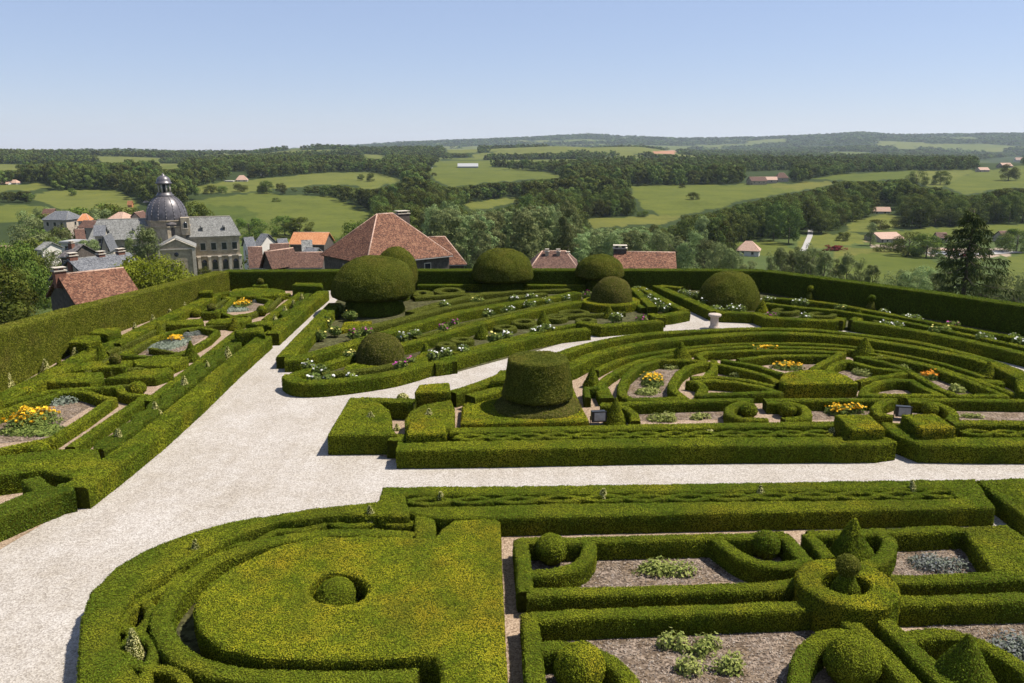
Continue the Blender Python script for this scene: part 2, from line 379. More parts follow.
def block_mesh(mb, outer, holes=(), h=.7, z0=0.0, seed=0, amp=.035, topf=None):
    d0 = math.hypot(*np.mean(np.array(outer), 0)); ds = .15 if d0 < 32 else (.2 if d0 < 45 else .3)
    loops = []
    for k, lp in enumerate([outer]+list(holes)):
        lp = [tuple(p) for p in lp]
        if (area2(lp) > 0) != (k == 0): lp = lp[::-1]
        loops.append(resample(lp, ds, True))
    r = .05
    allv = []; edges = []; off = 0; insets = []
    for L in loops:
        prv, nxt = np.roll(L, 1, 0), np.roll(L, -1, 0); t = nxt-prv; t /= np.linalg.norm(t, axis=1)[:, None]+1e-9
        nrm = np.stack([-t[:, 1], t[:, 0]], 1); I = L+nrm*r
        insets.append(I); k = len(L)
        allv += [tuple(p) for p in I]; edges += [(off+q, off+(q+1) % k) for q in range(k)]; off += k
    nb = len(allv)
    O = loops[0]; x0, y0 = O.min(0); x1, y1 = O.max(0)
    gx, gy = np.meshgrid(np.arange(x0, x1, ds), np.arange(y0, y1, ds)); gx = gx.ravel()+rng.uniform(-.2, .2, gx.size)*ds; gy = gy.ravel()+rng.uniform(-.2, .2, gy.size)*ds
    ok = inside(insets[0], gx, gy)
    for I in insets[1:]: ok &= ~inside(I, gx, gy)
    g = np.stack([gx[ok], gy[ok]], 1)
    B = np.array(allv)
    if len(g):
        keep = np.ones(len(g), bool)
        for q in range(0, len(g), 4000):
            dd = ((g[q:q+4000, None, :]-B[None])**2).sum(2).min(1); keep[q:q+4000] = dd > (.45*ds)**2
        g = g[keep]
    pts = [Vector(p) for p in allv]+[Vector(p) for p in g]
    vv, _, ff, *_ = delaunay_2d_cdt(pts, edges, [], 0, 1e-6)
    vv = np.array([(v.x, v.y) for v in vv]); ff = np.array([f for f in ff if len(f) == 3])
    c = vv[ff].mean(1); ok = inside(insets[0], c[:, 0], c[:, 1])
    for I in insets[1:]: ok &= ~inside(I, c[:, 0], c[:, 1])
    ff = ff[ok]
    hz = h if topf is None else topf(vv[:, 0], vv[:, 1])
    VT = np.column_stack([vv, np.full(len(vv), 0.0)+z0+hz])
    mb_v = [VT]; fs3 = [ff]; fs4 = []; n = len(VT); off = 0
    nz = max(2, int(round((h-r)/(ds*1.1))))
    for L, I in zip(loops, insets):
        k = len(L); ring = np.arange(k)
        # the top rim found again in the triangulation output
        idx = np.array([np.argmin(((vv-p)**2).sum(1)) for p in I])
        vs = []
        for q in range(nz+1):
            zz = z0+(h-r)*q/nz
            if topf is not None: zz = z0+(topf(L[:, 0], L[:, 1])-r)*q/nz
            vs.append(np.column_stack([L, np.full(k, 0.0)+zz]))
        vs = np.vstack(vs); mb_v.append(vs)
        for q in range(nz):
            a = n+q*k+ring; b = n+q*k+(ring+1) % k
            fs4.append(np.stack([a, b, b+k, a+k], 1))
        a = n+nz*k+ring; b = n+nz*k+(ring+1) % k
        fs4.append(np.stack([a, b, idx[(ring+1) % k], idx[ring]], 1))
        n += len(vs)
    V = jig(np.vstack(mb_v), amp*(.9 if d0 < 32 else .4), seed); V[:, 2] = np.maximum(V[:, 2], z0-.02)
    mb.add(V, np.vstack(fs4), 0, True)
    mb.T.append((ff+mb.n-len(V), 0, True))
HN = [0]
def dens(P):
    d = lod(P); return np.clip(1700*(22/d)**1.6, 420, 1700)
def lsize(P):
    d = lod(P); return np.clip(.0016*d, .036, .072)
def H(label, specs, h=.7, m='box', group=None, name='box_hedge', cat='hedge', z0=0.0, dk=1.0, amp=.035):
    """specs: ('s', px points of the top's centre line, width[, closed[, smooth]]) or ('b', px outline of the top, [holes])"""
    HN[0] += 1; sd = HN[0]; mb = MB()
    for k, s in enumerate(specs):
        hh = h-.006*(k % 5)
        if s[0] == 's':
            path = [U(x, y, z0+hh) for x, y in s[1]]; cl = len(s) > 3 and s[3]
            if len(s) > 4 and s[4]: path = smooth_path(path, cl)
            strip_mesh(mb, path, s[2], hh, cl, z0, sd*7+k, amp)
        elif s[0] == 'w':                                        # world path
            strip_mesh(mb, s[1], s[2], hh, len(s) > 3 and s[3], z0, sd*7+k, amp)
            if len(s) > 4: mb.V[-1][:, 2] *= s[4](mb.V[-1])
        else:
            o = [U(x, y, z0+hh) for x, y in s[1]]
            if len(s) > 3 and s[3]: o = smooth_path(o, True)
            hs = [[U(x, y, z0+hh) for x, y in q] for q in (s[2] if len(s) > 2 else [])]
            if len(s) > 3 and s[3]: hs = [smooth_path(q, True) for q in hs]
            block_mesh(mb, o, hs, hh, z0, sd*7+k, amp)
    V, T = mb.tris()
    Q, Fq = leaves_on(V, T, lambda P: dens(P)*dk, lsize, sd, .028, .36)
    mb.add(Q, Fq, 1, False)
    o = mb.build(name, [M['twigs'], M[m]])
    return tag(o, label, cat, group)
def wavepath(P, amp, wl, ph, closed=False):
    P = resample(P, .12, closed); t = np.gradient(P, axis=0); t /= np.linalg.norm(t, axis=1)[:, None]+1e-9
    N = np.stack([-t[:, 1], t[:, 0]], 1); s = np.concatenate([[0], np.cumsum(np.linalg.norm(np.diff(P, axis=0), axis=1))])
    return [tuple(p) for p in P+N*(amp*np.sin(2*math.pi*s/wl+ph))[:, None]]
def surf_obj(name, prof, loc, m, label, cat='topiary', group=None, n=40, dk=1.0, amp=.04, parent=None, sx=1, sy=1, rz=0, tilt=0):
    """a clipped solid of revolution covered in small leaves"""
    HN[0] += 1; mb = MB(); pts = []
    prof = np.array(prof, float)
    d0 = math.hypot(loc[0], loc[1]); ds = .12 if d0 < 32 else (.18 if d0 < 48 else .26)
    out = [prof[0]]
    for a, b in zip(prof[:-1], prof[1:]):
        k = max(1, int(np.linalg.norm(b-a)/ds))
        for q in range(1, k+1): out.append(a+(b-a)*q/k)
    n = max(16, int(2*math.pi*prof[:, 0].max()/ds))
    mb.lathe(out, (0, 0, 0), n, 0, True, sx, sy)
    V = mb.V[0]
    if rz: V = V @ rotz(rz).T
    if tilt: V[:, 0] += tilt*V[:, 2]
    big_ = prof[:, 0].max()
    q_ = V/max(.5, big_)*1.3+HN[0]*3.1; V = V*(1+.07*vn(q_, HN[0]))[:, None]*np.array([1, 1, .5])+V*np.array([0, 0, .5])
    V = V+np.array(loc); V = jig(V, amp, HN[0]*11); mb.V[0] = V
    Vt, T = mb.tris()
    Q, Fq = leaves_on(Vt, T, lambda P: dens(P)*dk, lsize, HN[0], .03, .36)
    mb.add(Q, Fq, 1, False)
    mb.V = [v-np.array(loc) for v in mb.V]
    if parent is not None:
        o = mb.build(name, [M['twigs'], M[m]], parent, tuple(np.array(loc)-np.array(parent.location)))
        return o
    o = mb.build(name, [M['twigs'], M[m]], None, tuple(loc))
    return tag(o, label, cat, group) if label else o
def dome_prof(r, h, flat_=.0, under=0.0, n=12, p=2.2):
    pr = []
    if under: pr.append((r*.82, -under*.0)); 
    for k in range(n+1):
        a = math.pi/2*k/n
        pr.append((r*math.cos(a)**(2/p), h*math.sin(a)**(2/p)))
    return pr
def cone_prof(r, h): return [(r*.97, 0), (r, h*.06), (r*.52, h*.53), (.05*r+.02, h*.98), (.004, h)]
def ball_prof(r, squash=1.0, n=14, cut=-.75):
    return [(max(.004, r*math.cos(a)), r*squash*(math.sin(a)-math.sin(cut*math.pi/2))) for a in np.linspace(cut*math.pi/2, math.pi/2, n)]
def sheet(name, pxs, m, z, label=None, smooth=False, world=None):
    """a thin draped ground sheet"""
    P = world if world is not None else [U(x, y, z) for x, y in pxs]
    if smooth: P = smooth_path(P, True)
    pts = [Vector(p) for p in P]; n = len(pts)
    vv, _, ff, *_ = delaunay_2d_cdt(pts, [(i, (i+1) % n) for i in range(n)], [], 1, 1e-5)
    mb = MB(); mb.add([(v.x, v.y, z) for v in vv], [tuple(f) for f in ff])
    o = mb.build(name, M[m]); 
    for pl in o.data.polygons:
        pass
    o['kind'] = 'structure'
    if label: o['label'] = label
    return o
# ================================================================== THE TERRACE GARDEN
HT = 2.05                                                        # tall boundary hedges
tlz = [(-60, 346, 3.2), (0, 328, 3.0), (60, 311.5, 2.5), (110, 299, 2.2), (170, 284, 2.0), (222, 271.2, 1.75)]
tbz = [(226, 270.6, 1.72), (400, 269.8, 1.7), (560, 269.3, 1.7), (700, 269.6, 1.72), (764, 270.2, 1.8)]
trz = [(766, 270.4, 1.85), (850, 281, 1.9), (940, 293, 1.9), (1024, 305, 1.95), (1075, 313, 1.95), (1130, 323, 1.95)]
tl, tb, tr = [[U(*p) for p in q] for q in (tlz, tbz, trz)]
def hscale(q, ax):
    k = sorted((U(*p)[ax], p[2]) for p in q); return lambda V: np.interp(V[:, ax], [a for a, _ in k], [z/HT for _, z in k])
HN[0] = 0
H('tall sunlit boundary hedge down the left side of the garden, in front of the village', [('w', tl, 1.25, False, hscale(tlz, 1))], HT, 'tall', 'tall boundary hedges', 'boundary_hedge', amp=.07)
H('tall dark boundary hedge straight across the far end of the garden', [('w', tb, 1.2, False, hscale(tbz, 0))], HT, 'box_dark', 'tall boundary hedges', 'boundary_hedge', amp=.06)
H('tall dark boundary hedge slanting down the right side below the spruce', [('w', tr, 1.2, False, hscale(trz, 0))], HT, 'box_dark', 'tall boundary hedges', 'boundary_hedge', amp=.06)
# terrace slab with its retaining wall
def outw(P, d):
    P = np.array(P); t = np.gradient(P, axis=0); t /= np.linalg.norm(t, axis=1)[:, None]; return P+np.stack([-t[:, 1], t[:, 0]], 1)*d
TER = [(-30, -16), (-30, 6)]+[tuple(p) for p in outw(tl, 1.6)]+[tuple(p) for p in outw(tb, 1.6)]+[tuple(p) for p in outw(tr, 1.6)]
TER += [(62, TER[-1][1]-4), (62, -16)]
mb = MB(); n = len(TER)
pts = [Vector(p) for p in TER]
vv, _, ff, *_ = delaunay_2d_cdt(pts, [(i, (i+1) % n) for i in range(n)], [], 1, 1e-5)
mb.add([(v.x, v.y, 0) for v in vv], [tuple(f) for f in ff], 0)
V = [(x, y, -.01) for x, y in TER]+[(x, y, -22) for x, y in TER]
mb.add(V, [(i, n+i, n+(i+1) % n, (i+1) % n) if area2(TER) < 0 else ((i+1) % n, n+(i+1) % n, n+i, i) for i in range(n)], 1)
o = mb.build('terrace_ground', [M['gravel'], M['stone_dark']]); tag(o, kind='structure')

# planting-bed floors (pinkish gravel), then bark mulch patches
PB = .006; SB = .012
sheet('bed_path', [(-90, 400), (0, 360), (120, 322), (222, 283), (312, 286), (268, 342), (75, 505), (-60, 585)], 'path', PB)
sheet('bed_path', [(498, 530), (515, 534), (990, 526), (1024, 555), (1100, 640), (1100, 740), (500, 740), (500, 640)], 'path', PB+.002)
sheet('bed_path', [(340, 442), (360, 405), (440, 402), (500, 388), (566, 362), (640, 345), (720, 338), (800, 337), (880, 346), (960, 360), (1060, 395), (1060, 452), (905, 450), (400, 462)], 'path', PB)
sheet('bed_path', [(100, 660), (125, 590), (190, 550), (300, 520), (440, 512), (506, 525), (512, 700), (400, 720), (140, 720)], 'bed_green', PB)
sheet('bed_path', [(288, 366), (318, 324), (338, 299), (346, 288), (420, 283), (660, 285), (688, 316), (600, 333), (450, 374), (330, 391), (300, 388)], 'bed_green', PB)
sheet('bed_path', [(664, 285), (768, 288), (900, 308), (1090, 345), (1090, 375), (1010, 358), (920, 343), (840, 330), (730, 319), (700, 313)], 'bed_green', PB)
# mulch
sheet('mulch', W('s', (100, 240), (700, 235), (859, 320))+W('t', (150, 300), (100, 350))+W('s', (100, 385)), 'soil', SB)
sheet('mulch', W('t', (400, 240), (690, 230), (780, 335), (390, 345)), 'soil', SB)
sheet('mulch', W('s', (120, 490), (859, 480))+W('t', (220, 480), (170, 600), (100, 760))+W('s', (130, 760)), 'soil', SB)
sheet('mulch', W('t', (440, 470), (950, 455), (980, 700), (760, 660), (620, 540)), 'soil', SB)
sheet('mulch', [(604, 408), (690, 405), (722, 403), (730, 419), (640, 421), (604, 421)], 'soil', SB)
sheet('mulch', [(806, 405), (868, 403), (880, 410), (885, 418), (810, 420)], 'soil', SB)
sheet('mulch', [(955, 412), (1070, 412), (1070, 424), (960, 424)], 'soil', SB)
sheet('mulch', [(628, 375), (660, 362), (690, 362), (672, 384), (676, 399), (628, 399), (624, 390)], 'soil', SB)
sheet('mulch', [(700, 358), (740, 352), (835, 354), (835, 362), (810, 372), (770, 366), (740, 358)], 'soil', SB)
sheet('mulch', [(716, 368), (755, 374), (776, 385), (720, 378)], 'soil', SB)
sheet('mulch', [(844, 362), (872, 368), (905, 372), (856, 380), (836, 372)], 'soil', SB)
sheet('mulch', [(868, 357), (910, 366), (960, 380), (996, 396), (945, 394), (905, 372)], 'soil', SB)
sheet('mulch', [(596, 383), (620, 368), (632, 366), (606, 388)], 'soil', SB)
sheet('mulch', [(874, 388), (888, 383), (903, 384), (906, 393), (872, 393)], 'soil', SB)
sheet('mulch', W('p', (0, 120), (100, 95), (260, 55), (390, 90), (260, 170), (200, 235), (0, 255)), 'soil', SB)
sheet('mulch', W('z', (520, 380), (640, 310), (800, 285), (830, 300), (720, 375), (560, 385)), 'soil', SB)
sheet('mulch', W('n', (360, 262), (430, 205), (580, 205), (600, 240), (540, 262)), 'soil', SB)

# ---------------------------------------------------------------- near left: the great round parterre
BIG = 'hedges of the round parterre'
outer = [(70, 760), (77, 683), (79, 640), (82, 616), (91, 592), (116, 567), (144, 551), (185, 534), (231, 521), (278, 514), (316, 508), (378, 501.5), (405, 503), (410, 516), (340, 514.5), (316, 517), (278, 521.5), (231, 537), (191, 558), (160, 575), (135, 592), (119, 612), (116, 640), (128, 664), (146, 683), (185, 712), (240, 735), (200, 790)]
H('broad outer hedge sweeping round the circular parterre beside the avenue', [('b', outer, [])], .75, 'box', BIG)
wc = [U(x, y, .45) for x, y in [(428, 519), (380, 521), (316, 524), (255, 537), (204, 555), (163, 581), (139, 610), (137, 643), (152, 672), (190, 700)]]
wc = smooth_path(wc, False, 5)
H('low interwoven hedge between the outer hedge and inner ring of the circular parterre', [('w', wavepath(wc, .34, 3.2, 0), .27), ('w', wavepath(wc, .34, 3.2, math.pi), .27)], .5, 'box', BIG)
ringp = [(415, 535), (366, 532), (316, 533.5), (262, 543), (212, 560), (180, 586), (162, 612), (166, 637), (185, 657), (215, 669), (262, 676), (330, 677), (418, 675)]
H('inner ring hedge curving around the mossy centre slab, open at the right', [('s', ringp, .5, False, True), ('s', [(424, 511), (426, 540)], .62)], .62, 'box', BIG)
slab = [(193, 610), (196, 600), (210, 583), (235, 566), (278, 546), (316, 537.5), (362, 536), (394, 537), (434, 538), (443, 529), (453, 521), (496, 519), (499.5, 521), (501, 560), (503, 610), (506, 683), (509, 750), (446, 760), (443, 683), (440, 664), (434, 656), (418, 655), (380, 658), (316, 659), (263, 656), (222, 648), (200, 631)]
hole = [(338+31*math.cos(t), 589+16.5*math.sin(t)) for t in np.linspace(0, 2*math.pi, 20, endpoint=False)]
H('wide flat keyhole-shaped slab of yellowish clipped box with a round well', [('b', slab, [hole])], .72, 'box_yellow', BIG, amp=.05)
p = U(336, 605, 0)
surf_obj('box_ball', dome_prof(.60, .72, p=2.3), (*p, 0), 'box', 'domed box ball sunk in the round well of the keyhole slab', 'topiary')
def cones(pts, h, r, fmt, group, m='vari', z=0.0, name='clipped_cone'):
    for k, (x, y) in enumerate(pts):
        q = U(x, y, z)
        surf_obj(name, cone_prof(r*random.uniform(.92, 1.1), h*random.uniform(.9, 1.1)), (*q, 0), m, fmt.format(o=ORD[k]), 'topiary', group, amp=.05)
for (x, y), lb in zip([(134, 655), (197, 562), (371, 526)], ['pale variegated cone nearest the bottom left of the round parterre', 'pale variegated cone at the upper left curve of the round parterre', 'pale variegated cone at the top of the round parterre, left of the slab corner']):
    q = U(x, y, .3); surf_obj('clipped_cone', cone_prof(.32, 1.0), (*q, 0), 'vari', lb, 'topiary', 'variegated cones in the round parterre', amp=.05)

# ---------------------------------------------------------------- near right: long bar bed and mulch parterre
H('long rectangular hedge frame along the near edge of the cross path', [('b', [(378, 504), (383, 487), (556, 485.5), (756, 482.5), (975, 479), (995, 507.5), (756, 512), (505, 517.5), (440, 518), (412, 514)], [[(404, 495), (556, 493.5), (756, 491), (946, 488.5), (958, 498.5), (756, 501.5), (556, 503.5), (440, 507), (408, 507)]])], .66)
wc = [U(x, y, .61) for x, y in [(408, 501), (556, 498.5), (756, 496), (952, 493.5)]]
H('low interwoven hedge inside the long frame by the cross path', [('w', wavepath(wc, .24, 2.9, 0), .2), ('w', wavepath(wc, .24, 2.9, math.pi), .2)], .62, 'box')
cn = [(441, 509), (603, 506), (760, 503.5), (911, 500)]
cones(cn, .9, .28, '{o} variegated cone from the left inside the long frame by the cross path', 'variegated cones in the long frame', z=.2)
H('corner of a hedge frame cut by the right edge beyond the gravel gap', [('b', [(976, 480), (1010, 478.5), (1110, 477), (1170, 530), (1024, 517)], [[(1022, 488), (1100, 487), (1120, 505), (1050, 506)]])], .66)
MG = 'hedge frames of the mulch parterre'
H('hedge frame with two curled ends around the far left mulch bed', [
    ('s', W('s', (66, 222), (84, 392)), .42), ('s', W('s', (66, 225), (186, 220)), .38), ('s', W('s', (194, 226), (280, 222), (480, 217), (690, 212))+[(754, 535.5), (785, 533.5)], .40),
    ('s', W('s', (84, 392), (480, 383), (859, 371))+[(800, 582)], .44),
    ('s', W('s', (280, 224), (286, 245), (276, 280), (240, 306), (180, 324), (92, 330)), .40, False, True),
    ('s', W('s', (690, 216), (725, 242), (775, 275), (840, 298))+[(789, 564), (806, 562)], .42, False, True),
    ('s', [(783, 534), (794, 545), (808, 563)], .42)], .62, 'box', MG)
H('hedge frame with wide right side around the far right mulch bed with lavender', [
    ('s', [(808, 534), (818, 545), (829, 558)], .42), ('s', [(808, 533.5), (880, 531), (960, 528)], .42),
    ('b', [(955, 527), (1006, 525), (1030, 540), (1090, 585), (1040, 578), (995, 574), (966, 533)], []),
    ('s', [(878, 531), (889, 540), (887, 551), (878, 560), (862, 566)], .42, False, True), ('s', [(892, 579), (960, 577), (1050, 574)], .46)], .62, 'box', MG)
H('hedge frame with one curved end around the near left mulch bed', [
    ('s', [(529, 613), (533, 650), (537, 700), (540, 760)], .42), ('s', [(532, 616), (640, 611), (768, 606.5), (818, 604)], .44),
    ('s', W('s', (128, 566), (190, 562), (270, 574), (340, 602), (395, 645), (425, 700), (430, 800)), .42, False, True)], .62, 'box', MG)
H('curved hedge with a straight diagonal side around the near ball', [
    ('s', W('t', (300, 482), (345, 525), (420, 600), (500, 683), (580, 770)), .46), ('s', W('t', (318, 528), (250, 522), (190, 550), (150, 600), (138, 660), (150, 760)), .44, False, True)], .64, 'box', MG)
H('hedge frame with diagonal strip and arc around the near right bed and big cone', [
    ('s', W('t', (410, 478), (450, 520), (520, 590), (620, 690), (700, 770)), .46), ('s', [(897, 600), (960, 598.5), (1060, 596)], .46),
    ('s', W('t', (470, 535), (560, 520), (650, 530), (740, 565), (830, 615), (900, 680), (930, 760)), .44, False, True)], .64, 'box', MG)
for x, y, r, hh, lb, mm in [(551, 563, .44, .86, 'clipped box ball in the curled left corner of the far left mulch bed', 'box'), (765, 557, .42, .78, 'clipped box ball in the curled right end of the far left mulch bed', 'box'),
                        (579, 690, .56, 1.05, 'clipped box ball at the bottom edge inside the curved near left hedge', 'box_yellow'), (849, 683, .58, 1.05, 'clipped box ball inside the curved hedge below the round ring hedge', 'box')]:
    q = U(x, y, 0); surf_obj('box_ball', ball_prof(r, hh/1.75/r*.98), (*q, 0), mm, lb, 'topiary', 'box balls in the mulch parterre')
q = U(850, 561, 0); surf_obj('box_cone', cone_prof(.72, 1.4), (*q, 0), 'box', 'tall pointed box cone in the curled hedge behind the round ring hedge', 'topiary', 'box cones in the mulch parterre')
q = U(961, 697, 0); surf_obj('box_cone', cone_prof(.82, 1.6), (*q, 0), 'box', 'large pointed box cone at the lower right bottom edge', 'topiary', 'box cones in the mulch parterre')
# the ring hedge and its finial
c = np.array(U(847, 582, 1.0)); ro, ri = 1.26, .62
an = np.linspace(0, 2*math.pi, 40, endpoint=False)
HN[0] += 1; mb = MB()
block_mesh(mb, [(c[0]+ro*math.cos(t), c[1]+ro*math.sin(t)) for t in an], [[(c[0]-.05+ri*math.cos(t), c[1]+ri*math.sin(t)) for t in an[::2]]], 1.0, 0, 501, .04)
V, T = mb.tris(); Q, Fq = leaves_on(V, T, dens, lsize, 501, .028, .36); mb.add(Q, Fq, 1)
tag(mb.build('ring_hedge', [M['twigs'], M['box_yellow']]), 'round drum-like ring hedge with a hollow middle where the beds meet', 'hedge')
fin = empty('finial_topiary', (c[0]-.05, c[1]-.05, 0), 0, 'cone and ball topiary standing in the hollow of the round ring hedge', 'topiary')
surf_obj('cone_tier', [(.5, 0), (.52, .1), (.3, .95), (.12, 1.3)], (c[0]-.05, c[1]-.05, 0), 'box', None, parent=fin)
surf_obj('ball_tier', ball_prof(.29, 1, cut=-.9), (c[0]-.05, c[1]-.05, 1.22), 'yew_green', None, parent=fin)

# ---------------------------------------------------------------- middle: the half-moon parterre
HM = 'hedges of the half-moon parterre'
H('left corner hedge of the half-moon parterre, a broad slab with rounded right side', [
    ('b', [(350, 397.5), (364, 398), (380, 403), (389, 410), (391.5, 419), (391, 427), (397, 434.5), (327.5, 435)], []), ('s', [(360, 399), (415, 400.5)], .6),
    ('b', W('h', (650, 340), (690, 275), (780, 235), (960, 205), (985, 260), (975, 385), (930, 400), (660, 440)), [])], .86, 'box', HM)
for P, lb in [(W('h', (748, 100), (948, 86), (958, 150), (715, 152)), 'raised box block on the far edge of the left corner hedge'), (W('h', (690, 335), (900, 322), (930, 432), (660, 440)), 'raised box block on the near edge of the left corner hedge')]:
    H(lb, [('b', P, [])], 1.12, 'box_yellow', 'raised box blocks', 'box_block')
q = U(403, 413, 0); surf_obj('variegated_ball', ball_prof(.29, 1.05), (*q, .35), 'vari', 'round variegated ball between the two slabs of the left corner hedge', 'topiary')
for (x, y), lb in zip([(371, 417), (429, 414.5), (397, 430)], ['small pale knob growing on top of the left corner slab', 'small pale knob on the rounded slab behind the near raised block', 'small pale tuft on the pink path beside the left corner slab']):
    q = U(x, y, .84 if y < 425 else 0); surf_obj('variegated_tuft', cone_prof(.17, .3), (*q, .8 if y < 425 else 0), 'vari', lb, 'topiary', 'small variegated knobs', amp=.03)
H('long front hedge of the half-moon parterre along the cross path', [('s', [(397, 446), (500, 444.8), (640, 442), (760, 441), (870, 440.5), (888, 438)], .95), ('s', [(397, 441), (402, 434)], .8)], .76, 'box', HM)
H('second long hedge just behind the front hedge of the half-moon parterre', [('s', [(450, 430), (560, 428.5), (640, 426.5), (760, 424.5), (840, 423.5)], .6)], .72, 'box', HM)
wc = [U(x, y, .67) for x, y in [(455, 437), (640, 434.5), (760, 433), (830, 432.5)]]
H('low interwoven hedge between the two long front hedges', [('w', wavepath(wc, .27, 2.4, 0), .21), ('w', wavepath(wc, .27, 2.4, math.pi), .21)], .68, 'box', HM)
H('curved corner hedge right of the gravel gap, front of the half-moon parterre', [('s', [(893, 423), (897, 428), (905, 434), (922, 440.5), (980, 441.5), (1060, 441.5)], .95), ('s', [(951, 422), (1060, 423)], .6)], .76, 'box', HM)
wc = [U(x, y, .67) for x, y in [(962, 432), (1060, 433)]]
H('low interwoven hedge behind the curved corner hedge at the right edge', [('w', wavepath(wc, .27, 2.4, 0), .21), ('w', wavepath(wc, .27, 2.4, math.pi), .21)], .68, 'box', HM)
for P, lb in [([(835, 414.6), (869, 414.6), (885, 428.5), (851, 429.5)], 'slanted raised box block left of the gravel gap in the front hedges'), ([(901.7, 414.6), (935.5, 413.6), (955.5, 427.6), (921.6, 429)], 'slanted raised box block right of the gravel gap in the front hedges')]:
    H(lb, [('b', P, [])], 1.22, 'box_yellow', 'raised box blocks', 'box_block')
for (x, y), lb in zip([(832, 438), (709, 440), (581, 441), (888, 441)], ['pale variegated ball beside the slanted raised block', 'pale tuft in the low interwoven hedge, middle of the front hedges', 'pale tuft in the low interwoven hedge near the black floodlight', '']):
    if lb:
        q = U(x, y, .2); surf_obj('variegated_ball', ball_prof(.22, .95), (*q, .25), 'vari', lb, 'topiary', 'small variegated balls')
H('low clipped lawn-like slab of bright box around the flat-topped yew', [('b', [(463, 404), (486, 398), (500, 394), (566, 388), (572, 385), (578, 400), (589, 421), (461, 423.5)], [])], .42, 'box_yellow', HM)
# flat-topped yew
y0 = U(537, 406, .42)
big = empty('flat_topped_yew', (*y0, .4), 0, 'large flat-topped yew drum on a wide skirt, in the middle of the garden', 'topiary')
surf_obj('skirt', [(2.0, 0), (1.93, .12), (1.35, .42), (.9, .48)], (*y0, .4), 'yew', None, parent=big)
surf_obj('drum', [(1.1, .02), (1.56, 0), (1.60, .1), (1.38, 1.70), (1.32, 1.77), (.7, 1.80), (.01, 1.80)], (*y0, .96), 'yew_green', None, parent=big)
# arcs
arc1 = [(452, 392), (470, 387), (489, 380), (520, 368), (562, 352.5), (582, 346), (615, 338.5), (650, 333.3), (706, 330), (750, 328.4), (790, 328.8), (820, 330), (880, 337), (920, 342.5), (979, 357), (1024, 373), (1080, 396)]
H('outermost arc hedge of the half-moon parterre, along the curved gravel path', [('s', arc1, .62, False, True)], .72, 'box', HM)
arc2 = [(470, 396), (520, 383), (568, 366), (593, 354.5), (622, 347), (658, 340.5), (706, 336), (749, 333), (792, 333), (840, 336), (880, 341), (949, 353), (989, 362.5), (1024, 378), (1075, 400)]
H('second arc hedge of the half-moon parterre, just inside the outermost arc', [('s', arc2, .75, False, True)], .72, 'box', HM)
arc3 = [(596, 370), (617.5, 360), (644, 353.7), (671.7, 349.5), (690, 347), (734, 343.6), (792, 343), (840, 345), (874, 350), (920, 358), (959, 368), (985, 377)]
H('third arc hedge of the half-moon parterre, thin and low', [('s', arc3, .36, False, True)], .42, 'box', HM)
arc4 = [(603, 393), (602, 382), (617.5, 370.5), (638, 361), (667, 354.4), (690, 350.3), (720, 347.4), (763, 346.2), (840, 348.6), (874, 353.5), (920, 362.5), (959, 374), (999, 388), (1030, 400)]
H('fourth arc hedge of the half-moon parterre, innermost of the thin arcs', [('s', arc4, .4, False, True), ('s', [(600, 385), (607, 398)], .7)], .42, 'box', HM)
H('short dark hedge stub with a square end beside the left arc cone', [('s', W('a', (195, 462), (290, 462)), .4), ('s', W('a', (205, 462), (215, 530)), .0001+.3)], .5, 'box_dark', HM)
H('raised box block behind the flat-topped yew at the curved path', [('b', [(493, 377), (500, 370.5), (507, 370), (508, 380), (490, 381)], [])], 1.05, 'box', 'raised box blocks', 'box_block')
# petal frames
PF = 'petal hedge frames of the half-moon parterre'
H('petal-shaped hedge frame around the left yellow flowers', [('s', [(658, 359.4), (638, 365.5), (626, 376), (621.5, 387), (623, 395), (631, 399), (655, 398.5), (684, 397.6), (673, 389.5), (672, 384), (679, 372.7), (689, 366), (706, 362), (693, 360)], .42, True)], .5, 'box', PF)
H('pointed hedge loop left of the half-disc block', [('s', [(692, 381), (699, 382), (704, 387), (699, 394), (740, 393), (777, 391.5), (762, 386.5), (736, 381.8), (712, 380)], .4, True)], .5, 'box', PF)
H('straight spoke hedges fanning left from the half-disc block', [('s', [(691, 377), (719, 376.6), (749, 380), (774, 386)], .38), ('s', [(714, 360), (714, 368), (706, 376)], .38), ('s', [(716, 363.5), (749, 370.5), (769, 376.4), (779, 383)], .38), ('s', [(722, 359.5), (756, 365.4), (783, 374)], .38)], .5, 'box', PF)
H('petal hedge frame behind the half-disc block around the far yellow flowers', [('s', [(738, 359), (772, 355.4), (831, 355)], .38), ('s', [(705, 361), (698, 354.5), (706, 351.8), (746, 350.2), (800, 350), (842, 352), (835, 356), (822, 363), (812, 369)], .38)], .5, 'box', PF)
H('curved hedge pair behind the right corner of the half-disc block', [('s', [(851, 360), (838, 362.5), (831, 367), (828, 373)], .38, False, True), ('s', [(849, 361), (876, 368), (904, 370.5)], .38), ('s', [(858, 381), (878, 376.8), (905, 372.5)], .38)], .5, 'box', PF)
H('long wedge-shaped hedge frame around the orange flowers on the right', [('s', [(860, 356.8), (885, 362), (906, 368.5), (918, 376), (940, 389), (958, 395.2), (1003, 394.8), (969, 380.5), (930, 365.8), (890, 357.5)], .42, True)], .5, 'box', PF)
H('triangular hedge loop between the half-disc block and the wedge frame', [('s', [(940, 394.6), (922, 387), (911, 380), (893, 379.4), (877, 382), (866, 388), (863, 394), (900, 395)], .42, True)], .5, 'box', PF)
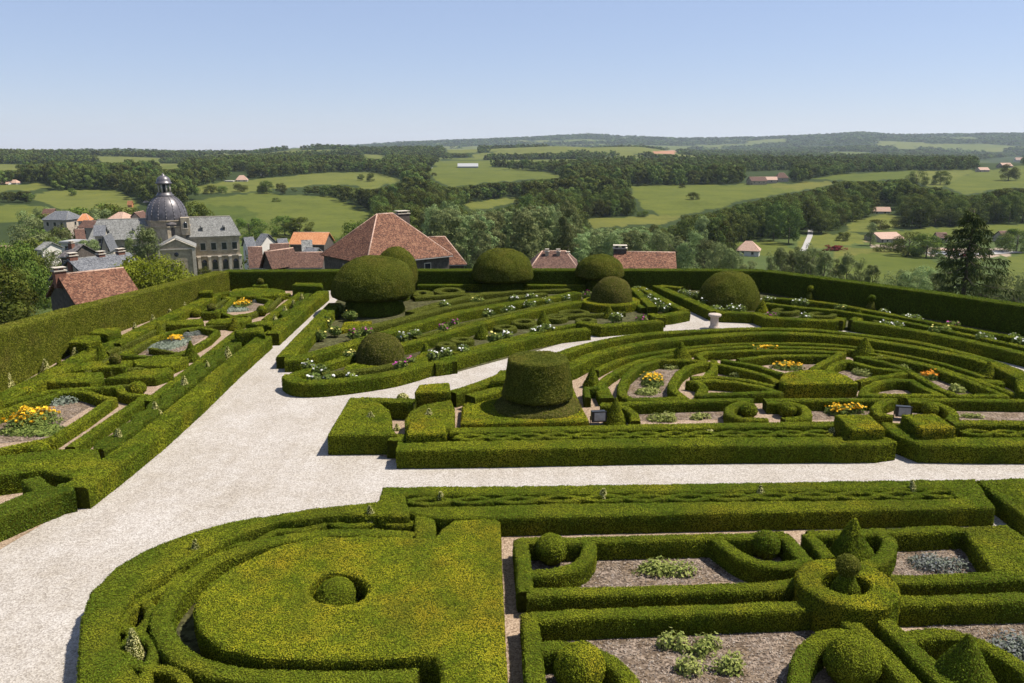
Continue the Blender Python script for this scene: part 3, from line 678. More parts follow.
H('half-disc block of solid box with a straight front, centre of the half-moon', [('b', [(779.5, 380), (784, 373), (800, 370.2), (815, 369.5), (832, 371), (846, 375.5), (858, 383), (783, 384)], [])], .76, 'box_yellow', HM)
H('front strip hedge with a curled right end, left of the central opening', [('s', [(602, 404), (640, 402.6), (690, 400.4), (748, 399), (738, 403), (729, 408), (730, 414), (742, 418.5), (768, 419.5)], .42), ('s', [(600, 404.5), (621, 406), (633, 412.5), (635.6, 421)], .4, False, True)], .52, 'box', HM)
H('front strip hedge with a curled end at both sides, right of the central opening', [('s', [(764.5, 399.6), (830, 399.3), (892, 399), (881, 402.5), (875.5, 407.5), (880, 414), (893, 416)], .42), ('s', [(766, 402), (783, 402.8), (799, 405), (806.5, 410.5), (804, 416.5), (783, 418.8)], .42, False, True)], .52, 'box', HM)
H('front strip hedge with a curled left end, right of the second floodlight', [('s', [(907, 398.8), (960, 399.3), (1060, 401)], .42), ('s', [(908, 400.5), (932.6, 402.7), (947, 407.6), (953.5, 414), (950, 420)], .42, False, True)], .52, 'box', HM)
for x, y, r, hh, lb in [(748.5, 417, .40, .62, 'clipped ball in the curled hedge left of the central opening'), (786.5, 417, .42, .68, 'clipped ball in the curled hedge right of the central opening'), (930, 416, .36, .62, 'clipped ball in the curled hedge behind the right raised block')]:
    q = U(x, y, 0); surf_obj('box_ball', ball_prof(r, hh/1.75/r*.98), (*q, 0), 'box', lb, 'topiary', 'box balls of the half-moon parterre')
for x, y, r, hh, lb in [(592, 387, .48, 1.1, 'small box cone at the left end of the thin arcs'), (680.5, 360, .62, 1.15, 'box cone standing on the arcs behind the left petal frame'), (615, 424, .5, 1.25, 'box cone beside the left black floodlight'), (863.4, 358, .70, 1.25, 'broad box cone on the arcs right of the half-disc block'), (987, 380, .6, 1.05, 'box cone on a square base at the right end of the arcs')]:
    q = U(x, y, 0); surf_obj('box_cone', cone_prof(r, hh), (*q, 0), 'box', lb, 'topiary', 'box cones of the half-moon parterre')
H('square box base under the right arc cone', [('s', [(978, 380), (1004, 382.5)], .8)], .42, 'box', HM, 'box_block')
H('raised hedge block at the right edge, end of the arcs', [('b', [(1016, 379.5), (1060, 381), (1075, 398), (1020, 392)], [])], .8, 'box', 'raised box blocks', 'box_block')
# floodlights
def floodlight(x, y, rz, label):
    q = U(x, y, 0); t = empty('floodlight', (*q, 0), rz, label, 'floodlight', 'floodlights in the half-moon parterre')
    mb = MB(); mb.box((0, 0, .42), (.62, .3, .44)); mb.box((0, .2, .42), (.5, .12, .34)); mb.box((0, -.165, .655), (.66, .05, .03)); mb.box((0, -.165, .195), (.66, .05, .03)); mb.box((-.325, -.165, .42), (.03, .05, .49)); mb.box((.325, -.165, .42), (.03, .05, .49))
    mb.build('housing', M['black'], t)
    mb = MB(); mb.box((.04, -.155, .42), (.5, .012, .38)); mb.build('lens_glass', M['glass'], t)
    mb = MB(); mb.box((-.36, 0, .2), (.025, .08, .42)); mb.box((.36, 0, .2), (.025, .08, .42)); mb.box((0, 0, .012), (.76, .12, .02)); mb.build('bracket', M['black'], t)
floodlight(598, 424.5, R(8), 'black floodlight with grey glass beside the box cone at left of the parterre')
floodlight(902, 419.5, R(-14), 'black floodlight with grey glass at the gravel gap behind the raised blocks')
# pedestal
q = U(714, 328.5, 0); t = empty('stone_pedestal', (*q, 0), 0, 'round weathered stone pedestal at the crossing of the far gravel paths', 'pedestal')
mb = MB(); mb.lathe([(.005, 0), (.36, 0), (.36, .12), (.30, .18), (.28, .25), (.27, .75), (.30, .82)], n=20); mb.build('shaft', M['urn'], t)
mb = MB(); mb.lathe([(.27, .80), (.40, .86), (.44, .90), (.44, 1.0), (.40, 1.03), (.005, 1.03)], n=20); mb.build('cap', M['urn'], t)
# ---------------------------------------------------------------- far beds between the avenue and the boundary hedges
FB = 'hedges of the far beds'
H('V-shaped hedge edging the far bed along the avenue and the narrow white path', [
    ('s', [(335, 303), (318, 321), (300, 340), (285, 357)], 1.0), ('s', [(285, 358.5), (297, 358), (327, 349.5), (377, 335), (400, 327.5), (420, 322), (457, 312), (505, 303.5), (550, 297.5), (577, 292)], .9)], .68, 'box', FB)
H('boat-shaped hedge around the bed of the brown dome', [
    ('s', [(291.5, 374.5), (290, 377), (301, 381.5), (330, 381), (381, 374.5), (410, 368), (431, 361.5)], .75, False, True), ('s', [(433, 362.5), (449, 360.5)], .8)], .7, 'box', FB)
H('lower back hedge of the boat-shaped bed beside the narrow white path', [('s', [(293, 374.5), (309, 369), (340, 359), (355, 353.5)], .6)], .42, 'box', FB)
sheet('narrow_path', [(286, 371), (304, 367.5), (330, 360), (357, 350.5), (360, 348), (330, 356.5), (300, 365), (282, 369)], 'gravel', .014)
H('low green row between the V-shaped hedge and the mushroom yews', [('s', [(352, 331), (400, 319), (440, 308.5), (500, 298.5), (545, 293)], .8)], .42, 'box_low', FB)
H('low inner row behind the front roses of the boat-shaped bed', [('s', [(322, 373), (345, 371.5), (375, 368), (405, 361.5)], .5)], .4, 'box_low', FB)
H('low inner row behind the front roses of the rose bed', [('s', [(452, 352.5), (500, 341), (545, 329.5), (575, 324)], .45)], .42, 'box', FB)
H('low green row right of the largest mushroom yew along the far hedge', [('s', [(414, 297), (450, 294.5), (500, 291.5), (570, 289)], .6)], .35, 'box_low', FB)
H('low rows filling the corner before the far boundary hedge', [('s', [(600, 289), (625, 289), (632, 291)], .5), ('s', [(622, 297), (634, 302), (644, 308)], .5)], .42, 'box', FB)
H('long front hedge of the rose bed curving along the gravel path', [('s', [(446, 359), (457, 356), (495, 346), (530, 337), (560, 331.5), (588, 328.5)], .75), ('s', [(447, 358), (450, 362)], .8)], .7, 'box', FB)
H('long middle hedge behind the pointed cones of the rose bed', [('s', [(398, 345), (425, 338.5), (476, 324), (530, 310.5), (580, 301)], .7)], .62, 'box', FB)
H('short front hedge with square corners right of the rose bed', [('s', [(579, 322), (601, 325.5), (630, 323), (661, 320.5)], .75), ('s', [(661, 318), (652, 313.5)], .7)], .7, 'box', FB)
H('hedge at the right corner of the far beds beside the crossing', [('s', [(652, 316), (670, 314), (686, 311)], .75), ('s', [(686, 310.5), (672, 304), (654, 294), (641, 287)], .7)], .68, 'box', FB)
H('inner hedge left of the white rose row at the second avenue', [('s', [(634, 288), (643, 297), (653, 307)], .7)], .6, 'box', FB)
H('low hedge parallel to the far boundary hedge behind the mushroom yews', [('s', [(418, 284.6), (470, 284.6), (530, 284.6), (585, 285.2)], .6)], .55, 'box', FB)
H('low slanting hedge right of the largest mushroom yew', [('s', [(410, 312), (440, 303), (478, 294), (520, 290)], .9)], .5, 'box_low', FB)
H('thin low hedge in the rose strip between the two long hedges', [('s', [(415, 337), (460, 324.5), (520, 310), (570, 300.5)], .4)], .4, 'box_low', FB)
H('yellow-green box patch in front of the largest mushroom yew', [('b', [(344, 322), (372, 321), (366, 326), (340, 330)], [])], .3, 'box_yellow', FB)
H('yellow-green box patch in front of the brown dome', [('b', W('i', (395, 505), (440, 490), (570, 505), (540, 520), (390, 530)), [])], .35, 'box_yellow', FB)
H('low box hedge right of the brown dome', [('s', [(404, 366), (418, 359.5), (428, 352)], .7)], .45, 'box', FB)
def oval(x, y, rx, ry, w, lb, h=.35, m='box_low', extra=()):
    H(lb, [('s', [(x+rx*math.cos(t), y+ry*math.sin(t)) for t in np.linspace(0, 2*math.pi, 18, endpoint=False)], w, True)]+list(extra), h, m, 'low scrolled box hedges', 'scroll_hedge')
oval(449.5, 290.5, 12.5, 2.6, .6, 'flat oval ring of low box before the far boundary hedge', .4)
oval(422, 293, 8, 2.2, .6, 'smaller flat oval of low box beside the largest mushroom yew', .4)
oval(446, 344, 7, 1.8, .4, 'low scroll of box left of the cone in the rose bed')
oval(462, 339.5, 9, 2, .4, 'low scroll of box at the left foot of the cone in the rose bed')
oval(505, 327, 9, 2, .4, 'low scroll of box right of the left cone in the rose bed')
oval(524, 321.5, 10, 2.4, .4, 'low scroll of box left of the second cone in the rose bed')
oval(556, 316.5, 9, 2.4, .4, 'low scroll of box right of the second cone in the rose bed')
oval(574, 312, 13, 2.2, .4, 'low scroll of box in front of the domed drum hedge', extra=[('s', [(545, 317), (600, 313.5), (625, 312)], .35)])
oval(586, 320, 8, 2, .4, 'low scroll of box behind the short front hedge')
# domes and mushrooms
def mushroom(xc, ybase, wpx, ytop, yun, neck_w, label, m='yew_green', p=2.3, z=0):
    """ybase and yun: rows where the near rims of the neck and of the cap are seen"""
    f0 = np.array(U(xc, ybase, z)); sl = math.hypot(f0[1]+2, 12)/F; nr = neck_w/2*sl; r = wpx/2*sl
    q = f0*(1+nr/np.linalg.norm(f0)); dep = q[1]
    ztop = PD(xc, ytop+1.5, dep)[2]; zun = max(.25, PD(xc, yun, dep-r*.93)[2])
    t = empty('mushroom_yew', (*q, z), 0, label, 'topiary', 'mushroom-shaped yews')
    h = ztop-zun
    pr = [(nr*.8, .10), (r*.85, .0), (r*.97, h*.07)]+[(r*math.cos(a)**(2/p), h*.13+h*.87*math.sin(a)**(2/p)) for a in np.linspace(0, math.pi/2, 14)]
    surf_obj('cap', pr, (*q, zun), m, None, parent=t, amp=.08)
    surf_obj('neck', [(nr*.98, 0), (nr, .15), (nr*.8, zun+.15)], (*q, z), 'box_dark', None, parent=t, amp=.06)
mushroom(397, 302, 42, 245.5, 288, 24, 'rounded yew half hidden behind the largest mushroom yew', 'yew_green')
mushroom(375, 318, 82, 254, 304, 62, 'largest mushroom-shaped yew with a dark neck, beside the avenue')
mushroom(502, 296, 61, 247.5, 285, 44, 'mushroom-shaped yew in the middle of the far beds, before the poplars')
mushroom(600, 293, 46, 253.5, 281, 28, 'smaller mushroom-shaped yew before the red roof and chimney at right')
q = U(381, 363, .0); surf_obj('yew_dome', dome_prof(1.42, 1.75, p=2.25), (*q, 0), 'yew', 'low brown dome of yew in the boat-shaped bed', 'topiary', 'yew domes', amp=.05)
q = U(610, 302, .55)
H('round drum hedge under the small brown dome', [('b', [(611+29*math.cos(t), 300.5+5.3*math.sin(t)) for t in np.linspace(0, 2*math.pi, 24, endpoint=False)], [])], .62, 'box_yellow', FB, 'drum_hedge')
surf_obj('yew_dome', dome_prof(1.62, 1.95, p=2.2), (q[0]+.15, q[1]+.5, .5), 'yew', 'small brown yew dome standing on the round drum hedge', 'topiary', 'yew domes', amp=.05)
q = U(733, 310, 0); surf_obj('yew_dome', dome_prof(2.35, 2.85, p=2.15), (q[0], q[1]+1.6, 0), 'yew_green', 'large yew dome leaning over the bed right of the second avenue', 'topiary', 'yew domes', amp=.08, tilt=.06)
q = U(762, 312, 0); surf_obj('box_cone', cone_prof(.5, .95), (*q, 0), 'box_yellow', 'stubby yellow-green cone at the right foot of the large yew dome', 'topiary')
for x, y, r, hh, lb in [(482, 338.5, .5, 1.0, 'left pointed cone in the rose bed'), (543.5, 324.5, .52, 1.0, 'second pointed cone in the rose bed'), (609, 318, .5, .9, 'pointed cone in front of the domed drum hedge'), (425.5, 355.5, .36, .85, 'dark cone at the narrow left end of the rose bed'), (858, 319.5, .36, .85, 'dark little cone at the reddish gap of the far right bed')]:
    q = U(x, y, 0); surf_obj('box_cone', cone_prof(r, hh), (*q, 0), 'box', lb, 'topiary', 'box cones of the far beds')
# bed right of the second avenue
RB = 'hedges of the right bed'
H('L-shaped hedge round the bed of the large yew dome', [('s', [(657, 285.5), (685, 297.5), (716, 311.2)], .8), ('s', [(716, 311.5), (740, 312.4), (757, 313), (767, 317), (800, 319), (838, 320.7)], .75), ('s', [(838, 320.5), (841, 317.5)], .7), ('s', [(660, 285.3), (682, 287.5)], .7)], .7, 'box', RB)
H('long hedge slanting right beyond the reddish gap, outside the arcs', [('s', [(854, 320.5), (880, 324), (908, 328.7), (960, 338.5), (1024, 353), (1080, 367)], .8), ('s', [(854, 320.5), (858, 317.5)], .7)], .7, 'box', RB)
H('back hedge of the right bed nearest the tall boundary hedge', [('s', [(770, 297.5), (800, 299.5), (833, 303.5), (887, 313.5), (931, 322), (1024, 339), (1080, 350)], .6)], .6, 'box', RB)
H('second hedge row of the right bed, behind the white roses', [('s', [(766, 303), (800, 307), (840, 310.5), (880, 317), (940, 328.5), (1024, 346.5), (1080, 360)], .55)], .55, 'box', RB)
oval(786, 310, 12, 2, .4, 'low scroll of box right of the stubby yellow-green cone')
oval(822, 314, 12, 2, .4, 'low scroll of box before the reddish gap of the right bed')
oval(890, 320.5, 14, 2.2, .4, 'low scroll of box beyond the reddish gap of the right bed')
for x, y, lb in [(688, 289.5, 'ball-topped topiary left of the large yew dome'), (809, 301.5, 'ball-topped topiary left of two against the right boundary hedge'), (870.5, 311.5, 'ball-topped topiary right of two against the right boundary hedge')]:
    q = U(x, y, 0); t = empty('ball_topiary', (*q, 0), 0, lb, 'topiary', 'ball-topped topiaries')
    surf_obj('base_tier', [(.36, 0), (.34, .3), (.14, .75), (.1, .85)], (*q, 0), 'yew_green', None, parent=t)
    surf_obj('ball_tier', ball_prof(.26, 1, cut=-.9), (*q, .8), 'box', None, parent=t)

# ---------------------------------------------------------------- left parterre between the avenue and the tall hedge
LP = 'hedges of the left parterre'
H('long hedge along the left side of the avenue, near half', [('s', [(74, 487.5), (114, 459), (152, 430.5), (190, 399), (228, 365.5), (264, 336)], .95)], .78, 'box', LP)
H('long hedge along the left side of the avenue, far half', [('s', [(271, 333.5), (290, 317.5), (306, 304), (323, 290.8)], .95)], .78, 'box', LP)
H('hedge turned square to the avenue at the near left edge of the photo', [('s', [(-50, 531), (0, 510.5), (58, 487.5)], 1.05), ('s', [(58, 489), (74, 486)], .9), ('s', [(30, 478), (45, 490)], .6)], .78, 'box_dark', LP)
H('thick hedge block behind the near left corner hedge', [('b', [(-45, 462), (0, 456), (60, 449), (97, 449), (101, 461), (77, 479), (40, 470), (0, 475), (-45, 481)], [])], .78, 'box', LP)
H('inner hedge parallel to the avenue beside the near flower petal', [('s', [(70, 447), (107, 421.5), (147, 395)], .42), ('s', [(146, 395), (132, 394.5), (122, 392), (119, 386.5), (92, 387.5), (50, 390.5), (0, 403), (-30, 411)], .36)], .5, 'box', LP)
H('inner hedge parallel to the avenue, middle stretch', [('s', [(147, 401), (182, 374.5), (216, 347.5), (238, 330)], .42)], .45, 'box', LP)
H('inner hedge parallel to the avenue, far stretch', [('s', [(265, 319.5), (285, 304), (304, 290)], .5)], .5, 'box', LP)
wc = [U(x, y, .45) for x, y in [(100, 449), (150, 411), (200, 370), (240, 337)]]
H('low wavy hedge between the avenue hedge and the inner hedge', [('w', wavepath(wc, .28, 3.4, 0), .45), ('w', wavepath(wc, .28, 3.4, math.pi), .45)], .45, 'box_dark', LP)
wc = [U(x, y, .45) for x, y in [(273, 325), (290, 310), (312, 292)]]
H('low wavy hedge at the far end of the avenue hedge', [('w', wavepath(wc, .25, 3.6, 0), .5)], .45, 'box_dark', LP)
cones([(119, 440), (156, 411.5), (185, 387.5), (207.5, 369.5), (228, 356.5), (245, 342.5)], .85, .3, '{o} variegated cone from the near end, beside the near half of the avenue hedge', 'variegated cones along the avenue', z=.3)
cones([(275, 321), (285, 312.5), (293.5, 306), (302, 300)], .85, .3, '{o} variegated cone from the near end, beside the far half of the avenue hedge', 'variegated cones along the avenue', z=.3)
H('hedge frame of the near flower petal with orange-yellow flowers', [('s', [(-40, 457), (0, 449), (52, 438), (85, 417), (112, 398), (100, 396.5), (92, 393.5), (84, 391), (62, 391.5), (25, 402.5), (0, 412), (-40, 425)], .38)], .48, 'box', LP)
H('hedge frame of the middle petal with silver ground cover', [('s', [(122, 354.5), (140, 344), (163, 333.5), (182, 329), (200, 327), (217, 330.5), (208, 339), (190, 349), (174, 355), (150, 356.5)], .36, True)], .42, 'box', LP)
H('hedge frame of the far petal near the end of the avenue', [('s', [(220, 311.5), (227, 304), (234, 297.5), (250, 296), (271, 299.8), (262, 309), (250, 313.5), (232, 316)], .36, True)], .4, 'box', LP)
BL = 'box slabs of the left parterre'
for P, lb, hh in [(W('z', (155, 487), (270, 452), (410, 448), (415, 470), (360, 488)), 'long flat box slab above the near petal, nearest the tall hedge', .5),
              (W('z', (418, 474), (540, 440), (680, 428), (692, 446), (622, 468)), 'flat box slab with a lit right face beside the yellow-green ball', .5),
              (W('z', (530, 402), (600, 388), (748, 386), (752, 398), (690, 424), (545, 420)), 'flat box slab left of the dark cone below the middle petal', .48),
              (W('z', (272, 440), (330, 410), (408, 404), (412, 432)), 'flat box slab behind the long slab, left of the ball on its pedestal', .45),
              (W('n', (80, 330), (90, 312), (265, 300), (275, 322), (250, 330)), 'flat box slab behind the middle petal, left of the dark ball', .5),
              (W('n', (285, 325), (310, 305), (515, 290), (520, 300), (470, 320)), 'flat box slab behind the middle petal, right of the dark ball', .5),
              (W('n', (405, 170), (425, 150), (520, 140), (640, 146), (690, 155), (695, 175), (560, 186), (410, 186)), 'half-round flat box slab at the far end before the dark boundary hedge', .5)]:
    H(lb, [('b', P, [])], hh, 'box', BL, 'box_block')
for P, lb in [(W('n', (432, 362), (575, 338), (590, 385), (545, 368), (440, 372)), 'raised box block at the step of the avenue hedge, nearer one'), (W('n', (490, 326), (600, 304), (625, 306), (622, 342), (595, 332)), 'raised box block at the step of the avenue hedge, farther one'),
              (W('n', (728, 128), (745, 116), (880, 118), (884, 138), (850, 134)), 'raised box block at the far end of the avenue hedge'), (W('z', (275, 328), (300, 305), (398, 300), (402, 322), (345, 332)), 'raised box block at the foot of the tall left hedge, nearer one'),
              (W('z', (358, 292), (385, 274), (478, 270), (482, 284), (430, 296)), 'raised box block at the foot of the tall left hedge, farther one'), (W('n', (245, 165), (262, 154), (320, 152), (318, 166)), 'small raised box block at the far end by the corner of the tall hedges')]:
    H(lb, [('b', P, [])], 1.05, 'box', 'raised box blocks of the left parterre', 'box_block')
H('low hedge along the foot of the tall left hedge, near part', [('s', [(-40, 413), (0, 398), (40, 378), (72, 361), (106, 343)], 1.05)], .6, 'box', LP)
H('low hedge along the foot of the tall left hedge, far part', [('s', [(112, 343.5), (135, 332), (160, 320), (190, 306), (215, 294.5)], 1.0)], .6, 'box', LP)
H('thin low hedge beside the path at the foot of the tall left hedge', [('s', [(105, 352), (130, 341), (152, 330), (172, 322)], .45), ('s', [(110, 358), (135, 348), (158, 335)], .35)], .4, 'box_low', LP)
H('low crossing hedges at the far end of the left parterre', [('s', [(215, 294), (230, 291.5)], .5), ('s', [(222, 298), (240, 295.5), (262, 296), (290, 293.5)], .45)], .45, 'box', LP)
H('fine low hedges threading between the flat box slabs', [('s', [(60, 389), (104, 387), (140, 384)], .3), ('s', [(110, 371), (150, 366), (182, 363)], .28), ('s', [(150, 348), (186, 354)], .25), ('s', [(86, 372), (112, 356), (128, 349)], .28)], .38, 'box_low', LP)
H('fine low hedges framing the far petal on both sides', [('s', [(208, 312), (222, 301), (236, 293)], .3), ('s', [(246, 316), (270, 307), (281, 296)], .3), ('s', [(188, 330), (212, 325), (240, 324)], .3)], .38, 'box_low', LP)
cones([(8, 380), (45, 365), (75, 352.5), (135, 328), (153, 319.5), (170, 313.5), (185, 306.5)], .85, .28, '{o} variegated cone from the near end, in the hedge under the tall left hedge', 'variegated cones under the tall hedge', z=.45)
for x, y, r, hh, lb, mm in [(29.5, 400, .36, .62, 'yellow-green ball on the pink path behind the near petal', 'box_yellow'), (138, 395.5, .42, .68, 'bright yellow-green ball beside the flat slab with a lit face', 'box_yellow'), (39.5, 458, .42, .6, 'yellow-green ball between the near petal and the thick hedge block', 'box_yellow'),
                            (197, 317, .36, .55, 'low ball behind the left slab of the middle petal', 'box'), (262, 316, .40, .72, 'bright ball beside the raised block at the avenue step', 'box_yellow'), (280.5, 301.5, .36, .6, 'bright ball beside the far inner hedge', 'box_yellow'), (227, 303.5, .36, .5, 'low ball at the left corner of the far petal', 'box')]:
    q = U(x, y, 0); surf_obj('box_ball', ball_prof(r, hh/1.75/r*.98), (*q, 0), mm, lb, 'topiary', 'box balls of the left parterre')
for x, y, r, hh, lb in [(192, 361, .42, 1.1, 'dark pointed cone by the pink path below the middle petal'), (159.5, 334.5, .4, .75, 'dark cone left of the middle petal near the tall hedge'), (235, 330, .40, .9, 'dark pointed cone left of the farther raised block'), (102, 361.5, .42, 1.0, 'dark cone at the pink path by the ball on its pedestal'), (91, 361, .36, .95, 'slim blue-green cone left of the dark cone near the tall hedge'), (61, 376, .36, .9, 'slim blue-green cone in the hedge foot above the long flat slab')]:
    q = U(x, y, 0); surf_obj('box_cone', cone_prof(r*1.12, hh*1.1), (*q, 0), 'box', lb, 'topiary', 'box cones of the left parterre')
def pedball(x, y, w, lb, hb=.62):
    q = U(x, y, 0); t = empty('pedestal_topiary', (*q, 0), R(8), lb, 'topiary', 'balls on box pedestals'); HN[0] += 1
    mb = MB(); block_mesh(mb, [(q[0]-w/2, q[1]-w/2), (q[0]+w/2, q[1]-w/2), (q[0]+w/2, q[1]+w/2), (q[0]-w/2, q[1]+w/2)], [], hb, 0, HN[0])
    V, T = mb.tris(); Q, Fq = leaves_on(V, T, dens, lsize, HN[0]); mb.add(Q, Fq, 1); mb.V = [v-np.array([q[0], q[1], 0]) for v in mb.V]
    b = mb.build('box_pedestal', [M['twigs'], M['box']], t); b.rotation_euler = (0, 0, 0)
    surf_obj('ball_tier', ball_prof(.30, 1, cut=-.7), (*q, hb-.03), 'yew', None, parent=t)
pedball(117, 374.5, 1.35, 'brown ball on a square box pedestal between the flat slabs')
pedball(212, 319, 1.2, 'dark brown ball on a square box pedestal behind the middle petal')
pedball(261, 291.5, 1.2, 'dark brown ball on a box pedestal before the half-round slab at the far end')

# ---------------------------------------------------------------- flowers and soft plants
def mound(name, x, y, wpx, dpx, h, m, label, cat='plant', group=None, size=.09, n=None, lumps=5):
    """a loose plant: lumps of leaf quads"""
    HN[0] += 1; r = np.random.default_rng(HN[0])
    c = np.array(U(x, y, 0)); sl = math.hypot(c[1], 12)/F; rx = wpx/2*sl
    ry = abs(U(x, y-dpx/2, 0)[1]-U(x, y+dpx/2, 0)[1])/2
    mb = MB(); tot = n or int(np.clip(rx*ry*2600, 300, 5000))
    Ps = []; Ns = []
    for k in range(lumps):
        a = r.uniform(0, 6.28); f = math.sqrt(r.random())*.65 if lumps > 1 else 0
        cx, cy = rx*f*math.cos(a), ry*f*math.sin(a); lr = r.uniform(.45, .7) if lumps > 1 else 1
        q = tot//lumps; d = r.normal(0, 1, (q, 3)); d[:, 2] = np.abs(d[:, 2]); d /= np.linalg.norm(d, axis=1)[:, None]
        rad = r.uniform(.6, 1.05, q)
        Ps.append(np.column_stack([cx+d[:, 0]*rx*lr*rad, cy+d[:, 1]*ry*lr*rad, .02+d[:, 2]*h*rad*r.uniform(.75, 1.05)])); Ns.append(d)
    P = np.vstack(Ps); d = np.vstack(Ns)+np.array([0, 0, .3])+r.normal(0, .5, P.shape); d /= np.linalg.norm(d, axis=1)[:, None]
    t = np.cross(d, r.normal(0, 1, P.shape)); t /= np.linalg.norm(t, axis=1)[:, None]+1e-9; b = np.cross(d, t)
    sz = (size*.72*r.uniform(.6, 1.4, len(P)))[:, None]
    mb.add(np.stack([P-t*sz, P-b*sz*.5, P+t*sz, P+b*sz*.5], 1).reshape(-1, 3), np.arange(4*len(P)).reshape(-1, 4))
    return mb, c, P, rx, ry, (name, M[m], label, cat, group)
def plant(*a, **k):
    mb, c, P, rx, ry, (nm, m, lb, cat, g) = mound(*a, **k)
    return tag(mb.build(nm, m, None, (c[0], c[1], 0)), lb, cat, g)
BLOS = {}
def blossom_mesh(col, r):
    k = (col, r)
    if k not in BLOS:
        mb = MB(); g = np.random.default_rng(5)
        for ring, (nn, rr, zz, tilt) in enumerate([(6, 1.0, 0, .35), (5, .65, .25, .8)]):
            for q in range(nn):
                a = 6.283*q/nn+ring*.4; u = np.array([math.cos(a), math.sin(a), tilt]); v = np.array([-math.sin(a), math.cos(a), 0])
                p0 = np.array([0, 0, zz*r]); tip = p0+u*r*rr; md = p0+u*r*rr*.55
                mb.add([p0, md-v*r*.36, tip, md+v*r*.36], [(0, 1, 2, 3)])
        o = mb.build('blossom', M[col]); me = o.data; bpy.data.objects.remove(o); BLOS[k] = me
    return BLOS[k]
def blossoms(par, pts, col, r, seed):
    g = np.random.default_rng(seed)
    for p in pts:
        o = bpy.data.objects.new('blossom', blossom_mesh(col, r)); COL.objects.link(o); o.parent = par; o.location = p
        o.rotation_euler = (g.uniform(-.5, .5), g.uniform(-.5, .5), g.uniform(0, 6.28)); s = g.uniform(.75, 1.25); o.scale = (s, s, s)
def flowerbed(x, y, wpx, dpx, h, label, col='pet_yellow', n=90, br=.06, leaf='plant_dark', group='yellow flower clumps', lumps=6, name='flower_clump'):
    mb, c, P, rx, ry, (nm, m, lb, cat, g) = mound(name, x, y, wpx, dpx, h, leaf, label, 'flowers', group, .08, None, lumps)
    t = empty(name, (c[0], c[1], 0), 0, label, 'flowers', group)
    mb.build('foliage', m, t)
    r = np.random.default_rng(HN[0]+900); top = P[P[:, 2] > np.quantile(P[:, 2], .45)]
    blossoms(t, [tuple(q+np.array([0, 0, .04])) for q in top[r.choice(len(top), min(n, len(top)), False)]], col, br, HN[0])
flowerbed(27, 425, 52, 16, .7, 'large clump of orange-yellow flowers in the near petal of the left parterre', n=100, br=.125, lumps=12)
flowerbed(175, 342, 18, 6, .32, 'small patch of yellow flowers on silver ground cover in the middle petal', n=90, br=.095, leaf='silver')
flowerbed(241, 306, 16, 5, .45, 'round clump of orange-yellow flowers in the far petal', n=100, br=.10)
flowerbed(651, 383, 27, 13, .5, 'clump of orange-yellow flowers in the left petal of the half-moon', n=90, br=.075)
flowerbed(766, 353, 38, 4, .45, 'row of orange-yellow flowers behind the half-disc block', n=95, br=.09)
flowerbed(785, 368.5, 34, 6, .38, 'loose orange-yellow flowers right beside the half-disc block', n=80, br=.08)
flowerbed(929, 378.5, 30, 6, .42, 'orange flowers in the wedge frame right of the half-moon', col='pet_orange', n=100, br=.08)
flowerbed(843, 413.5, 44, 7, .5, 'row of orange-yellow flowers behind the slanted raised block', n=95, br=.075)
flowerbed(764, 363.5, 13, 3, .38, 'pale blue flowers behind the spokes of the half-moon', col='pet_blue', n=35, br=.07, group='blue flowers')
plant('silver_mat', 169, 345, 44, 13, .16, 'silver', 'pale silver ground cover in the middle petal of the left parterre', size=.1, lumps=9)
plant('silver_mat', 192, 334, 22, 5, .26, 'lavender', 'grey lavender patch behind the yellow flowers of the middle petal', size=.1)
plant('silver_mat', 235, 309, 34, 6, .16, 'silver', 'silver ground cover around the flowers of the far petal', size=.12)
plant('silver_mat', 252, 301.5, 20, 3.5, .25, 'lavender', 'grey lavender patch behind the flowers of the far petal', size=.12)
plant('silver_mat', 64, 402, 36, 9, .34, 'silver', 'grey-green silver plant right of the orange-yellow clump in the near petal', size=.1, lumps=8)
plant('ground_cover', 36, 432, 66, 12, .2, 'plant_dark', 'dark green ground cover under the orange-yellow clump', size=.1, lumps=9)
plant('shrub', 668, 572, 58, 17, .34, 'plant', 'pale green leafy shrub in the far left mulch bed', size=.08, lumps=9)
plant('lavender_bush', 938, 566, 58, 16, .34, 'lavender', 'greyish lavender bush in the far right mulch bed', 'plant', size=.07, lumps=9)
plant('lavender_bush', 1016, 652, 60, 26, .4, 'lavender', 'greyish lavender bush at the right edge of the near right bed', 'plant', size=.07, lumps=9)
for (x, y, w, lb) in [(676, 648, 34, 'pale leafy shrub at the upper left of the near mulch bed group'), (709, 652, 36, 'pale leafy shrub at the upper right of the near mulch bed group'), (726, 667, 38, 'pale leafy shrub at the lower right of the near mulch bed group'), (690, 672, 34, 'low pale shrub at the bottom of the near mulch bed group')]:
    plant('shrub', x, y, w, w*.5, .42, 'plant', lb, 'plant', 'leafy shrubs in the near mulch bed', size=.075, lumps=5)
